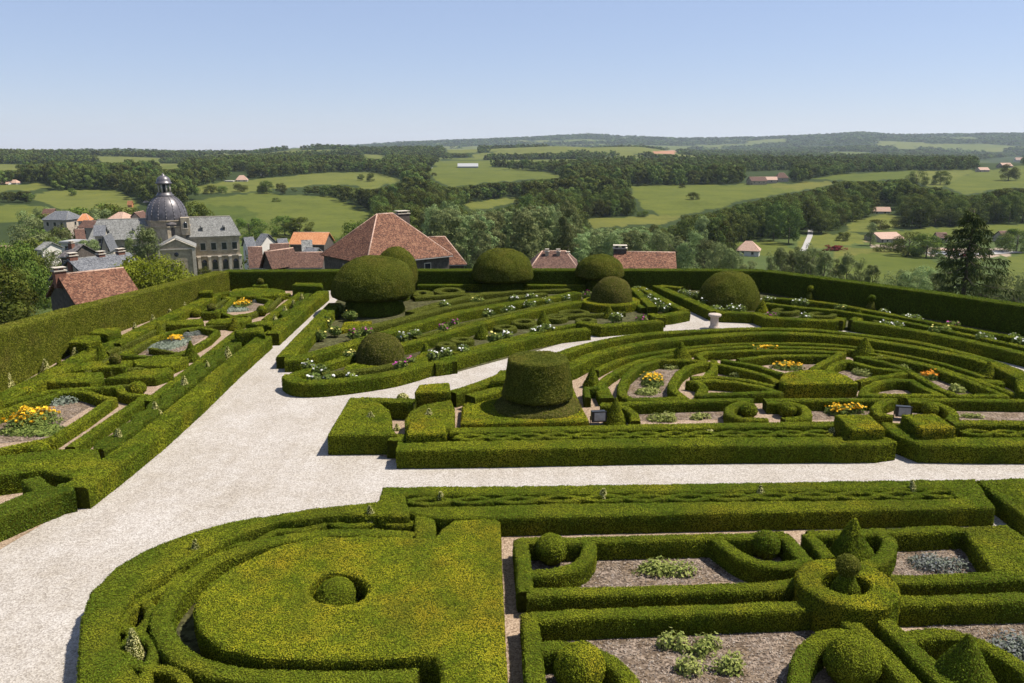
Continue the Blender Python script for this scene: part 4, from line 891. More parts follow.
for x, y, w, d, h, lb in [(646, 393, 30, 6, .3, 'pale plants before the yellow clump of the left petal'), (668, 368, 24, 4, .3, 'pale plants behind the yellow clump of the left petal'), (743, 377, 27, 6, .42, 'pale grey-green plant between the spokes of the half-moon'), (768, 384, 14, 3, .25, 'small pale plants at the tip of the spokes'),
                          (880, 364, 20, 5, .45, 'round pale plant behind the wedge frame'), (862, 375, 19, 5, .42, 'round pale plant right behind the half-disc block'), (905, 370.5, 24, 4, .35, 'pale plants left of the orange flowers in the wedge frame'), (957, 391, 24, 6, .35, 'pale plants right of the orange flowers in the wedge frame'),
                          (663, 420, 32, 6, .38, 'pale leafy plants right of the box cone in the front strip'), (701, 419, 20, 5, .3, 'sparse pale plants in the front strip left of the central opening'), (972, 418, 20, 4, .18, 'sparse low plants in the right front strip'), (712, 357, 22, 2.5, .25, 'pale plants left of the far yellow flowers'), (822, 355, 12, 3, .4, 'pale rounded plant right of the far yellow flowers')]:
    plant('bedding_plant', x, y, w, d, h, 'plant', lb, 'plant', 'pale bedding plants', size=.09)
def rosebush(x, y, col, label, group, w=13, nb=9, br=.085, h=.8):
    c = U(x, y, h*.85); r = np.random.default_rng(HN[0]+4000); HN[0] += 1
    sl = math.hypot(c[1], 12)/F; rx = w/2*sl; ry = .34
    n = 420; d = r.normal(0, 1, (n, 3)); d /= np.linalg.norm(d, axis=1)[:, None]; rad = r.uniform(.4, 1.1, n)
    P = np.column_stack([d[:, 0]*rx*rad, d[:, 1]*ry*rad, h*.52+d[:, 2]*h*.42*rad])
    dd = d+r.normal(0, .8, (n, 3)); dd /= np.linalg.norm(dd, axis=1)[:, None]; t = np.cross(dd, r.normal(0, 1, (n, 3))); t /= np.linalg.norm(t, axis=1)[:, None]; b = np.cross(dd, t)
    s = (.1*r.uniform(.6, 1.3, n))[:, None]
    e = empty('rose_bush', (c[0], c[1], 0), 0, label, 'flowers', group)
    mb = MB(); mb.add(np.stack([P-t*s, P-b*s*.55, P+t*s, P+b*s*.55], 1).reshape(-1, 3), np.arange(4*n).reshape(-1, 4)); mb.build('foliage', M['plant_dark'], e)
    mb = MB()
    for k in range(4): mb.tube((0, 0, 0), (r.uniform(-rx, rx)*.6, r.uniform(-.2, .2), h*.6), .015, .01, 5)
    mb.build('stems', M['plant_dark'], e)
    k = np.where((P[:, 2] > h*.5))[0]; k = r.choice(k, nb, False)
    blossoms(e, [tuple(P[q]+np.array([0, -.05, .07])) for q in k], col, br, HN[0])
CN = dict(pet_white='white', pet_lemon='pale yellow', pet_pink='purple-pink')
ROWS = [
 ('beside the avenue, left of the largest mushroom yew', [(340, 306, 'l'), (350, 312, 'l'), (326, 318, 'l'), (319, 331, 'l'), (334, 327, 'l'), (354, 331, 'p'), (367, 329, 'p')]),
 ('in the boat-shaped bed of the brown dome', [(308, 362, 'w'), (320, 366, 'w'), (313, 374, 'w'), (327, 376, 'w'), (351, 375, 'w'), (350, 351, 'l'), (401, 362, 'p'), (408, 358, 'p')]),
 ('in the strip between the two long hedges', [(402, 334, 'w'), (414, 331, 'w'), (389, 339, 'w'), (444, 325, 'p'), (454, 320, 'p'), (489, 311, 'w'), (508, 307, 'w'), (530, 302, 'w'), (546, 299, 'w'), (565, 296, 'w')]),
 ('along the front hedge of the rose bed', [(434, 352, 'w'), (446, 349, 'w'), (463, 346, 'w'), (495, 334, 'l'), (505, 332, 'w'), (537, 327, 'w'), (546, 325, 'w'), (616, 314, 'w'), (642, 316, 'p')]),
 ('before the far boundary hedge', [(438, 281, 'l'), (467, 281, 'l'), (543, 281, 'w'), (557, 281, 'l'), (585, 281, 'l'), (514, 296, 'w'), (531, 294, 'w'), (444, 302, 'w'), (477, 298, 'l'), (588, 292, 'p')]),
 ('in the row left of the second avenue', [(638, 287, 'w'), (644, 290, 'w'), (649, 295, 'w'), (654, 299, 'w'), (660, 303, 'w'), (667, 305, 'w')]),
 ('round the large yew dome', [(684, 290, 'w'), (690, 293, 'w'), (697, 293, 'w'), (705, 300, 'w'), (716, 306, 'w'), (733, 306, 'w'), (740, 306, 'w'), (769, 297, 'w'), (799, 300, 'w'), (773, 313, 'p'), (806, 314, 'w')]),
 ('in the right bed under the slanting boundary hedge', [(803, 300, 'w'), (842, 305, 'l'), (883, 310, 'w'), (908, 315, 'w'), (916, 316, 'w'), (885, 322, 'w'), (897, 323, 'w'), (936, 327, 'l'), (944, 327, 'l'), (953, 322, 'p'), (982, 335, 'w'), (988, 335, 'w'), (1014, 334, 'w'), (1020, 338, 'w')])]
for where, lst in ROWS:
    for cc in 'wlp':
        sub = sorted([q for q in lst if q[2] == cc]); col = dict(w='pet_white', l='pet_lemon', p='pet_pink')[cc]
        for k, (x, y, _) in enumerate(sub):
            where_ = where.replace('left of the largest mushroom yew', 'left of the mushroom yew').replace('under the slanting boundary hedge', 'under the slanting hedge'); lb = ('only ' if len(sub) == 1 else f'{ORD[k]} ')+CN[col].replace('pale yellow', 'yellow')+' rose bush '+('' if len(sub) == 1 else 'from the left ')+where_
            rosebush(x, y, col, lb, 'rose bushes in the far beds', w=random.uniform(12, 16), nb=random.randint(7, 11))

# leaf litter along the hedge feet and loose bark chips on the near beds
def litter(name, P, lo, hi, m, label, seed):
    r = np.random.default_rng(seed); n = len(P); d = np.column_stack([r.normal(0, .5, n), r.normal(0, .5, n), np.ones(n)]); d /= np.linalg.norm(d, axis=1)[:, None]
    t = np.cross(d, r.normal(0, 1, (n, 3))); t /= np.linalg.norm(t, axis=1)[:, None]; b = np.cross(d, t); s_ = r.uniform(lo, hi, n)[:, None]
    mb = MB(); mb.add(np.stack([P-t*s_, P-b*s_*.5, P+t*s_, P+b*s_*.5], 1).reshape(-1, 3), np.arange(4*n).reshape(-1, 4)); tag(mb.build(name, M[m]), label, 'litter', None, 'stuff')
M['litter'] = leafmat('dry_clippings', (.07, .05, .025), (.14, .10, .045), (.22, .19, .08), s1=3)
M['chips'] = leafmat('bark_chips', (.06, .042, .032), (.16, .125, .10), (.36, .31, .26), s1=5)
rl = np.random.default_rng(3); LP_ = []
for o_ in [o_ for o_ in COL.objects if o_.name.startswith('box_hedge') and o_.type == 'MESH']:
    k_ = len(o_.data.vertices); co = np.empty(k_*3, np.float32); o_.data.vertices.foreach_get('co', co); co = co.reshape(-1, 3); lowv = co[(co[:, 2] < .04) & (np.hypot(co[:, 0], co[:, 1]) < 48)]
    if len(lowv): 
        q_ = lowv[rl.integers(0, len(lowv), min(260, len(lowv)//3))]; LP_.append(np.column_stack([q_[:, :2]+rl.normal(0, .16, (len(q_), 2)), np.full(len(q_), .022)]))
litter('leaf_litter', np.vstack(LP_), .012, .032, 'litter', 'dry clippings and fallen leaves along the feet of the hedges', 4)
def fill(poly, n):
    W_ = np.array([U(x, y, 0) for x, y in poly]); lo, hi = W_.min(0), W_.max(0); q_ = rl.uniform(lo, hi, (n, 2)); q_ = q_[inside(W_, q_[:, 0], q_[:, 1])]; return np.column_stack([q_, rl.uniform(.02, .035, len(q_))])
CH = [fill([(530, 543), (720, 545), (770, 565), (760, 585), (530, 592)], 5200), fill([(880, 540), (970, 538), (1000, 575), (880, 578)], 3000), fill([(538, 625), (770, 622), (825, 640), (800, 700), (540, 700)], 6500), fill([(895, 615), (1050, 612), (1060, 680), (990, 670), (950, 640)], 4000), fill([(604, 408), (722, 404), (730, 419), (604, 421)], 1500), fill([(625, 375), (660, 362), (690, 362), (676, 399), (628, 399)], 1200), fill([(0, 410), (65, 393), (100, 402), (50, 440), (0, 444)], 1500)]
litter('bark_chips', np.vstack(CH), .012, .042, 'chips', 'loose bark chips lying on the flower beds', 5)
# ================================================================== THE LAND BEYOND
PROF = np.array([(0, -7), (60, -7), (85, -9), (130, -13), (200, -19.5), (260, -26), (330, -31), (420, -34), (600, -32), (800, -28), (1100, -21), (1500, -14), (2000, -9), (2600, -7), (3500, -7), (4500, -8), (6500, -10), (9000, -14), (10400, -60), (12000, -200), (30000, -300)], float)
def terrain(x, y):
    x = np.asarray(x, float); y = np.asarray(y, float)
    d = np.hypot(x, y); az = np.arctan2(x, np.maximum(np.abs(y), 1e-6)*np.sign(y+1e-9))
    z = np.interp(d, PROF[:, 0], PROF[:, 1])
    w = np.clip((d-500)/1500, 0, 1)
    z = z+w*vn2(x/420, y/420, 3)*7+np.clip((d-300)/500, 0, 1)*vn2(x/140, y/140, 5)*1.6
    z = z+np.clip((d-1500)/1500, 0, 1)*np.clip((7500-d)/3000, 0, 1)*(vn2(x/620+3, y/900, 12)*26+vn2(x/230, y/260, 13)*6)
    # the long ridges that make the skyline
    px = CX+F*np.tan(np.clip(az, -1.2, 1.2))*1.03
    r1 = np.interp(px, [-400, 0, 250, 330, 400, 500, 590, 680, 760, 860, 900, 1024, 1400], [150, 154.5, 153, 149.5, 144, 140, 137, 141, 140, 136, 138.5, 138, 140])
    s = np.clip((d-4200)/3600, 0, 1); s = s*s*(3-2*s)*np.clip((11000-d)/2000, 0, 1)
    zr = 12+d*((150-r1)/F)
    z = z*(1-s)+s*(zr-6+vn2(x/700, y/700, 9)*14)
    r2 = np.interp(px, [-400, 0, 200, 330, 450, 560, 640, 700, 800, 900, 1024, 1400], [163, 163, 160, 162, 156, 150, 150, 156, 158, 160, 158, 158])
    s2 = np.exp(-((d-3000)/700)**2); z = z+s2*np.clip((160-r2)*3000/F*.8, 0, 60)
    return z
def fwd(px, py):
    """where the sight line through a photo point meets the land"""
    rd = ray(px, py); ds = 78*(12000/78)**(np.linspace(0, 1, 700))
    t = ds/rd[1]; X = rd[0]*t; Y = ds; Z = CAMH+rd[2]*t; g = terrain(X, Y); k = np.argmax(Z < g)
    if Z[k] >= g[k]: k = 560
    return np.array([X[k], Y[k], g[k]])
def z4(k, *pts):
    x0 = {1: 0, 2: 256, 3: 512, 4: 768}[k]; return [(x0+x/4, 120+y/4) for x, y in pts]
G1, G2, G3, G4, DRY, RED = (.063, .079, .014), (.075, .088, .017), (.052, .069, .013), (.090, .099, .022), (.095, .098, .022), (.26, .14, .085)
SAND, BARE = (.25, .20, .155), (.17, .13, .08)
FIELDS = [
 ([(928, 247), (965, 249), (1012, 249), (1014, 256), (960, 259), (926, 255)], SAND), ([(826, 237), (868, 236), (870, 243), (828, 242)], BARE), ([(868, 245), (905, 246), (912, 250), (880, 251)], SAND),
 ([(186, 201), (256, 192.5), (330, 197), (356, 206), (373, 214), (345, 236), (311, 242), (280, 248), (230, 240), (188, 222)], G2),
 ([(186, 203), (240, 207), (262, 214), (240, 236), (190, 238)], G3),
 ([(196, 187), (225, 181), (256, 179), (330, 172.5), (372, 172), (402, 180), (372, 189), (340, 184), (300, 186), (256, 191), (200, 194)], G4),
 ([(37, 193), (70, 190), (112, 190), (136, 198), (141, 205), (128, 215), (60, 208), (37, 200)], G4), ([(-60, 206), (40, 205), (60, 210), (130, 214), (120, 222), (40, 222), (-60, 224)], G2),
 ([(5, 184.5), (45, 183), (52, 187), (20, 191), (-40, 192)], G4), ([(-60, 167), (15, 167.5), (18, 170), (-60, 171)], G4),
 ([(428, 169), (456, 169), (490, 168.5), (545, 172), (562, 177), (515, 181), (480, 183), (450, 187), (434, 180)], G2),
 ([(461, 204), (495, 199), (515, 197), (522, 201), (475, 211)], G4),
 ([(627, 186), (690, 185), (747, 184), (800, 183), (815, 188), (770, 196), (745, 200), (700, 212), (662, 216), (642, 207)], G2),
 ([(585, 219.5), (640, 216), (680, 214.5), (674, 222), (596, 228)], DRY),
 ([(770, 184), (830, 181.5), (832, 184), (800, 190), (770, 188)], DRY),
 ([(810, 179), (840, 174.5), (918, 170), (912, 178), (860, 181)], G1), ([(918, 171), (975, 170), (965, 176), (945, 187), (925, 187), (908, 178)], G4), ([(940, 186), (975, 172), (1010, 167), (1090, 160), (1090, 186), (1000, 188), (968, 195)], G2),
 ([(835, 257), (873, 252), (918, 252), (940, 265), (925, 278), (890, 290), (835, 275)], G1), ([(835, 247), (900, 249), (935, 254), (873, 253), (835, 258)], DRY),
 ([(846, 224), (870, 216), (888, 214), (905, 217), (900, 228), (880, 232), (850, 232)], G4), ([(882, 232), (930, 228), (1000, 224), (1090, 223), (1090, 233), (1000, 233), (890, 240)], G2), ([(800, 236), (850, 232), (880, 238), (850, 246), (800, 250)], G4),
 ([(1010, 256), (1090, 250), (1090, 290), (1000, 290)], G2), ([(736, 243), (770, 240), (800, 250), (775, 256), (740, 254)], G2),
 ([(654, 151), (676, 150.5), (674, 154), (655, 154)], RED), ([(446, 149), (478, 148.5), (476, 153), (448, 153)], G4), ([(100, 159), (124, 158), (122, 162), (104, 162)], G4), ([(896, 144.5), (912, 144), (918, 149), (898, 149)], G4), ([(362, 154), (385, 155), (380, 159), (368, 158)], G4),
 ([(984, 149), (1004, 148), (1002, 152), (986, 152)], G4), ([(160, 166), (180, 165), (178, 168), (162, 169)], G2)]
def field_at(px, py, d):
    out = np.full(px.shape, -1); 
    for k, (poly, _) in enumerate(FIELDS): out[inside(poly, px, py)] = k
    out[d < 70] = -1
    return out
# ---- one ground sheet reaching past the horizon
az = np.concatenate([np.linspace(-180, -45, 46)[:-1], np.linspace(-45, 45, 620), np.linspace(45, 180, 46)[1:-1]])
dd = np.concatenate([[1.5, 15, 35, 55], 70*(9800/70)**np.linspace(0, 1, 470), [10400, 11200, 12000]])
A, D = np.meshgrid(np.radians(az), dd, indexing='ij'); X = D*np.sin(A); Y = D*np.cos(A); Z = terrain(X, Y)
na, ndd = A.shape; V = np.stack([X, Y, Z], -1).reshape(-1, 3)
i = np.arange(na)[:, None]; j = np.arange(ndd-1)[None]; i2 = (i+1) % na
Fq = np.stack([i*ndd+j, i*ndd+j+1, i2*ndd+j+1, i2*ndd+j], -1).reshape(-1, 4)[:, ::-1]
mb = MB(); mb.add(V, Fq, 0, True)
# field colours (the crop or meadow that grows there)
px, py = project(V); dV = D.ravel(); wv = np.clip(900/np.maximum(dV, 1), .3, 1)*1.8
fk = field_at(px+wv*vn2(px/9, py/4, 61)*2, py+wv*vn2(px/7, py/5, 62)*.8, dV); fk[Y.ravel() < 20] = -1
base = np.tile(np.array([.028, .04, .012]), (len(V), 1))
vill = (dV < 480); base[vill] = (.055, .075, .022)
for k, (_, c) in enumerate(FIELDS): base[fk == k] = c
far = (fk < 0) & (dV > 1250) & (vn2(V[:, 0]/330, V[:, 1]/330, 21)+.3*vn2(V[:, 0]/90, V[:, 1]/90, 22) > np.where(dV < 3200, .02, .34))
base[far] = np.where((vn2(V[far, 0]/400, V[far, 1]/400, 31) > 0)[:, None], np.array(G4), np.array(G2))
land = mb.build('ground', [])
at = land.data.color_attributes.new('cover', 'FLOAT_COLOR', 'POINT'); at.data.foreach_set('color', np.column_stack([base, np.ones(len(V))]).astype(np.float32).ravel())
m, nt, b = mat('meadows'); p = pos(nt)
a_ = nd(nt, 'ShaderNodeVertexColor', layer_name='cover').outputs['Color']
n1 = noise(nt, .03, 6, .7, p); n2 = noise(nt, .25, 5, .7, p)
k = ramp(nt, math_(nt, 'ADD', math_(nt, 'MULTIPLY', n1, .6), math_(nt, 'MULTIPLY', n2, .4)), [(.32, (.62, .66, .62)), (.5, (1, 1, 1)), (.68, (1.35, 1.22, 1.1))])
nt.links.new(mix(nt, 1.0, a_, k, 'MULTIPLY'), b.inputs['Base Color']); b.inputs['Roughness'].default_value = .95; b.inputs['Specular IOR Level'].default_value = .05
land.data.materials.append(m); land['kind'] = 'structure'
isfield_far = lambda x, y: vn2(x/330, y/330, 21)+.3*vn2(x/90, y/90, 22) > np.where(np.hypot(x, y) < 3200, -.02, .30)

# ---------------------------------------------------------------- trees
def crown_data(seed, shape, nl, nq, q, jit=.35):
    """unit crown (height 1 from 0): quads lying on the skins of many small lobes"""
    r = np.random.default_rng(seed); Ps = []; Ns = []; wts = []
    for k in range(nl):
        if shape == 'round':
            h = r.uniform(.16, .92); rr = .40*math.sqrt(max(.05, 1-((h-.48)/.50)**2)); lr = r.uniform(.12, .2)
        elif shape == 'tall':
            h = r.uniform(.12, .95); rr = .20*math.sqrt(max(.03, 1-((h-.5)/.52)**2)); lr = r.uniform(.06, .12)
        elif shape == 'wide':
            h = r.uniform(.10, .88); rr = .52*math.sqrt(max(.05, 1-((h-.42)/.52)**2)); lr = r.uniform(.12, .2)
        elif shape == 'bush':
            h = r.uniform(.1, .75); rr = .55*math.sqrt(max(.05, 1-(h/.95)**2)); lr = r.uniform(.16, .28)
        a = r.uniform(0, 6.283); f = math.sqrt(r.uniform(.25, 1)); lc = np.array([rr*f*math.cos(a), rr*f*math.sin(a), h])
        n = int(nq/nl); d = r.normal(0, 1, (n, 3)); d[:, 2] += .25; d /= np.linalg.norm(d, axis=1)[:, None]
        Ps.append(lc+d*lr*np.array([1, 1, .85])*r.uniform(.75, 1.08, n)[:, None]); Ns.append(d)
    P = np.vstack(Ps); d = np.vstack(Ns)+r.normal(0, jit, P.shape)*.6; d /= np.linalg.norm(d, axis=1)[:, None]
    t = np.cross(d, r.normal(0, 1, P.shape)); t /= np.linalg.norm(t, axis=1)[:, None]+1e-9; bb = np.cross(d, t)
    s = (q*r.uniform(.6, 1.35, len(P)))[:, None]
    return np.stack([P-t*s, P-bb*s*.7, P+t*s, P+bb*s*.7], 1).reshape(-1, 3)
def mesh_only(mb, name, m):
    o = mb.build(name, m); me = o.data; bpy.data.objects.remove(o); return me
TM = {}
def tree_meshes(kind, var):
    k = (kind, var)
    if k in TM: return TM[k]
    r = np.random.default_rng(hash(k) % 1000 if False else sum(map(ord, kind))*7+var)
    sh, nl, nq, q, mm = dict(oak=('round', 30, 8000, .015, 'tree'), poplar=('tall', 40, 6500, .012, 'poplar'), wide=('wide', 30, 8000, .017, 'tree'), bush=('bush', 16, 3000, .026, 'tree'), lime=('round', 34, 9000, .014, 'lime'), green=('round', 32, 8000, .015, 'poplar'))[kind]
    mb = MB(); Q = crown_data(int(r.integers(1e6)), sh, nl, nq, q); mb.add(Q, np.arange(len(Q)).reshape(-1, 4)); cm = mesh_only(mb, 'crown', M[mm])
    mb = MB(); mb.tube((0, 0, -.08), (0, 0, .25), .026, .02, 9); mb.tube((0, 0, .25), (.01, .01, .72), .02, .006, 7)
    for q_ in range(7):
        a = q_*2.4; h = .2+.07*q_; mb.tube((0, 0, h), (.22*math.cos(a), .22*math.sin(a), h+.2), .01, .003, 5)
    TM[k] = (cm, mesh_only(mb, 'trunk', M['wood_bark'])); return TM[k]
TN = [0]
def tree(x, y, z, h, kind, label, group=None, wide=1.0, name=None, cat='tree'):
    TN[0] += 1; cm, tm = tree_meshes(kind, TN[0] % 4)
    t = empty(name or dict(oak='broadleaf_tree', poplar='poplar_tree', wide='spreading_tree', bush='bush', lime='broadleaf_tree', green='broadleaf_tree')[kind], (x, y, z), random.uniform(0, 6.28), label, cat, group)
    t.scale = (h*wide, h*wide, h)
    for nm, me in (('crown', cm), ('trunk', tm)):
        o = bpy.data.objects.new(nm, me); COL.objects.link(o); o.parent = t
    return t
def tree_px(px, pyb, pyt, kind, label, group=None, wide=1.0, d=None, **k):
    """tree whose foot and top are seen at these rows of the photo"""
    P = fwd(px, pyb) if d is None else None
    if P is None:
        q = PD(px, pyb, d); P = np.array([q[0], q[1], float(terrain(q[0], q[1]))])
    top = PD(px, pyt, P[1])[2]
    return tree(P[0], P[1], P[2]-.2, max(2.5, top-P[2]), kind, label, group, wide, **k)
for args in [
 (267, 194, 180.5, 'oak', 'lone round tree on the left meadow, left of two in the light upper field'), (281, 194.5, 183, 'oak', 'lone round tree on the left meadow, right of two in the light upper field'), (262, 194, 183, 'oak', 'small dark tree at the boundary of the two left meadows'),
 (240, 192, 182, 'bush', 'dark bush alone on the upper meadow below the white house'), (276.5, 202, 196.5, 'bush', 'tiny bush alone in the middle of the big left meadow'),
 (211, 194, 184, 'bush', 'bush left of the dark bush on the upper meadow'), (222, 193, 185, 'bush', 'low bush in the hedge line right behind the church lantern'),
 (361, 181, 174, 'oak', 'small tree at the top edge of the light upper field, left one'), (371, 182, 173, 'oak', 'small tree at the top edge of the light upper field, right one'),
 (434, 176, 172, 'bush', 'small bush on the barn meadow left of the white barn'), (682, 188, 183, 'bush', 'dark bush alone in the right-hand crop field'),
 (643, 217, 209, 'bush', 'round bush at the left end of the right-hand crop field'), (72, 196, 188, 'oak', 'single tree on the left field above the village roofs'),
 (285, 236, 215, 'wide', 'broad dark tree clump on the big meadow behind the slate houses'), (300, 237, 216, 'wide', 'second broad dark tree on the big meadow behind the orange roof'), (250, 240, 216, 'wide', 'dark tree right beside the church roof on the meadow'),
 (916, 186, 170.5, 'wide', 'dark tree left of a pair in the light field at upper right'), (940, 185, 170.5, 'wide', 'dark tree right of a pair in the light field at upper right'), (1008, 181, 164, 'oak', 'lone dark tree on the slope at the upper right edge'),
 (870, 246, 222, 'poplar', 'pale upright tree before the pink flat-roofed building at right'), (908, 256, 231, 'wide', 'dark tree left of two beside the pink flat-roofed building'), (926, 258, 233, 'wide', 'dark tree right of two beside the pink flat-roofed building'),
 (843, 241, 231, 'bush', 'bush beside the pale road at right'), (820, 228, 222, 'bush', 'small round bush at the top of the pale road'), (880, 229, 217, 'bush', 'rounded bush left of a pair below the white cottage'), (898, 228, 217, 'bush', 'rounded bush right of a pair below the white cottage'),
 (796, 180, 167, 'oak', 'dark tree right beside the stone farm on the far field'), (1016, 252, 227, 'wide', 'dark tree at the right edge behind the spruce'),
 (884, 252, 240, 'bush', 'low bush in front of the pink flat-roofed building'), (693, 200, 191, 'bush', 'small tree at the corner of the right-hand crop field')]:
    px, pb, pt, kd, lb = args
    tree_px(px, pb, pt, kd, lb, 'scattered trees of the countryside', 1.35 if kd == 'bush' else (1.25 if kd in ('oak', 'wide') else 1.0))
for k, (px, pt, d, kd, wd, lb) in enumerate([
 (8, 240, 118, 'wide', .65, 'large dark cedar-like tree at the left edge behind the red roof'), (-14, 238, 140, 'wide', .7, 'tall tree cut by the left edge of the photo'), (-14, 262, 98, 'oak', .95, 'big dull-green tree at the left edge beside the near red roof'), (7, 266, 104, 'oak', .75, 'dull-green tree right behind the gable of the near red roof'), (-28, 270, 76, 'oak', 1.1, 'dull-green tree partly outside the left edge'),
 (145, 225, 170, 'poplar', .8, 'slim pale poplar in front of the church, right stem'), (132, 232, 172, 'poplar', .75, 'slim pale poplar in front of the church, left stem'), (88, 238, 190, 'poplar', 1.0, 'pale green tree between the slate roofs left of the church'),
 (148, 255, 98, 'lime', .95, 'bright yellow-green tree before the church'), (133, 261, 96, 'lime', .9, 'bright yellow-green tree at the end of the blue slate roof'), (162, 264, 97, 'lime', .9, 'low yellow-green tree in front of the church pavilion'),
 (32, 219, 260, 'green', .9, 'green tree above the village left of the grey hipped roof'), (28, 208, 300, 'poplar', .8, 'dark slim cypress-like tree at the left of the village, nearest'), (38, 208, 330, 'poplar', .7, 'dark slim cypress-like tree at the left of the village, second'), (44, 208, 335, 'poplar', .7, 'dark slim cypress-like tree at the left of the village, third'),
 (58, 212, 300, 'oak', 1.2, 'round tree behind the grey hipped roof'), (95, 203, 330, 'wide', 1.1, 'broad dark tree behind the pink-roofed houses, left'), (108, 206, 320, 'oak', 1.2, 'dark tree behind the pink-roofed houses, middle'), (122, 207, 330, 'wide', 1.1, 'broad dark tree behind the pink-roofed houses, right'), (99, 208, 300, 'poplar', 1.0, 'pale tree among the dark trees behind the pink-roofed houses'),
 (47, 221, 272, 'bush', .9, 'bush before the grey hipped house, left of two'), (64, 222, 270, 'bush', .9, 'bush before the grey hipped house, right of two'), (54, 226, 262, 'green', .7, 'small green tree before the grey hipped house'),
 (40, 232, 215, 'bush', .9, 'bush between the houses at the left of the village'), (52, 250, 175, 'green', .8, 'green tree in the middle of the village gardens'), (66, 230, 240, 'bush', .8, 'dark bush below the orange-roofed house'), (60, 238, 210, 'green', .7, 'green tree left of the white house in the village'), (10, 244, 170, 'oak', .9, 'tree in the village gardens at the far left'), (40, 256, 150, 'oak', .9, 'tree behind the chimneys of the slate house'), (80, 258, 150, 'bush', .9, 'bush in front of the brown slate roof'), (24, 257, 140, 'oak', .7, 'tree between the cedar and the red gable'),
 (192, 202, 330, 'wide', .7, 'dark trees right behind the church dome'), (205, 265, 190, 'bush', .8, 'shrub at the foot of the church wing'), (224, 266, 180, 'bush', .8, 'shrub at the right end of the church wing'), (265, 247, 170, 'bush', 1.0, 'small green bush between the slate houses'),
 (333, 236, 260, 'wide', 1.2, 'dark tree between the orange roof and the big red roof'), (318, 252, 150, 'bush', 1.4, 'green bush below the orange roof'), (356, 221, 280, 'oak', 1.1, 'dark tree left of the apex of the big red roof')]):
    q = PD(px, pt, d); g = float(terrain(q[0], q[1])); tree(q[0], q[1], g-.2, max(2.2, q[2]-g), kd, lb, 'trees of the village', wd)

for k, (px, pt, d) in enumerate([(772, 252, 170), (783, 246, 165), (794, 244, 172), (804, 249, 160), (813, 243, 168), (826, 250, 155), (838, 257, 160), (849, 252, 150), (862, 258, 150), (874, 263, 140)]):
    q = PD(px, pt, d); g = float(terrain(q[0], q[1])); tree(q[0], q[1], g-.2, q[2]-g, 'poplar', f'{ORD[k]} slim pale tree from the left in the row below the slanting right hedge', 'slim pale trees below the right hedge', .75)
for k, (px, pt, d) in enumerate([(706, 238, 190), (720, 243, 180), (693, 232, 200), (678, 236, 205), (662, 230, 215), (646, 234, 220), (631, 229, 230), (612, 236, 215), (734, 249, 175), (748, 258, 150)][::-1]):
    q = PD(px, pt, d); g = float(terrain(q[0], q[1])); tree(q[0], q[1], g-.2, q[2]-g, 'green' if k % 3 else 'poplar', f'{ORD[k]} pale green tree from the right behind the long red roof and chimney', 'pale green trees behind the red roof', .72 if k % 3 else 1.0)
for k, (px, pt, d) in enumerate([(905, 268, 118), (915, 271, 112), (925, 266, 120), (936, 272, 115), (1008, 272, 100), (1022, 276, 96)]):
    q = PD(px, pt, d); g = float(terrain(q[0], q[1])); tree(q[0], q[1], g-.2, q[2]-g, 'green', f'{ORD[k]} greyish bushy tree from the left around the foot of the spruce', 'bushy trees round the spruce', .8)
# dark spruce beyond the right boundary hedge
def spruce(px, pyt, d, label):
    q = PD(px, pyt, d); g = float(terrain(q[0], q[1]))-1; h = q[2]-g
    t = empty('spruce_tree', (q[0], q[1], g), 0, label, 'tree'); r = np.random.default_rng(77)
    mb = MB(); mb.tube((0, 0, 0), (0, 0, h*.98), .38, .04, 10); mb.build('trunk', M['wood_bark'], t)
    mb = MB(); Ps = []; Ts = []
    for k in range(60):
        u = (k/60)**.85; z = h*(.14+.84*u); L = (1-u)**.62*6.4*r.uniform(.6, 1.15)+.3; a = k*2.399+r.uniform(-.3, .3)
        dirv = np.array([math.cos(a), math.sin(a), 0]); s = np.linspace(.08, 1, 16)
        droop = -.28*L*s**1.3+.16*L*s**3
        B = np.array([0, 0, z])+np.outer(s*L, dirv)+np.outer(droop, [0, 0, 1])
        mb.tube(B[0], B[8], .05, .025, 5, 1); mb.tube(B[8], B[-1], .025, .008, 4, 1)
        for bq, ss in zip(B, s):
            n = int(10+9*ss); w = .42*(1-.45*ss)*min(1.6, .5+L*.3)
            off = r.normal(0, 1, (n, 3))*np.array([w*.6, w*.6, .12]); off[:, 2] -= np.abs(r.normal(0, .30, n))
            Ps.append(bq+off); Ts.append(np.tile(dirv, (n, 1))*.5+off/ (np.linalg.norm(off, axis=1)[:, None]+1e-6)+np.array([0, 0, -.45]))
    P = np.vstack(Ps); T = np.vstack(Ts); T /= np.linalg.norm(T, axis=1)[:, None]
    b = np.cross(T, r.normal(0, 1, P.shape)); b /= np.linalg.norm(b, axis=1)[:, None]; s = r.uniform(.14, .30, len(P))[:, None]
    mb.add(np.stack([P-T*s, P-b*s*.22, P+T*s, P+b*s*.22], 1).reshape(-1, 3), np.arange(4*len(P)).reshape(-1, 4), 0)
    mb.build('crown', [M['conifer'], M['wood_bark']], t)
spruce(975, 207, 84, 'big dark spruce rising beyond the right boundary hedge')

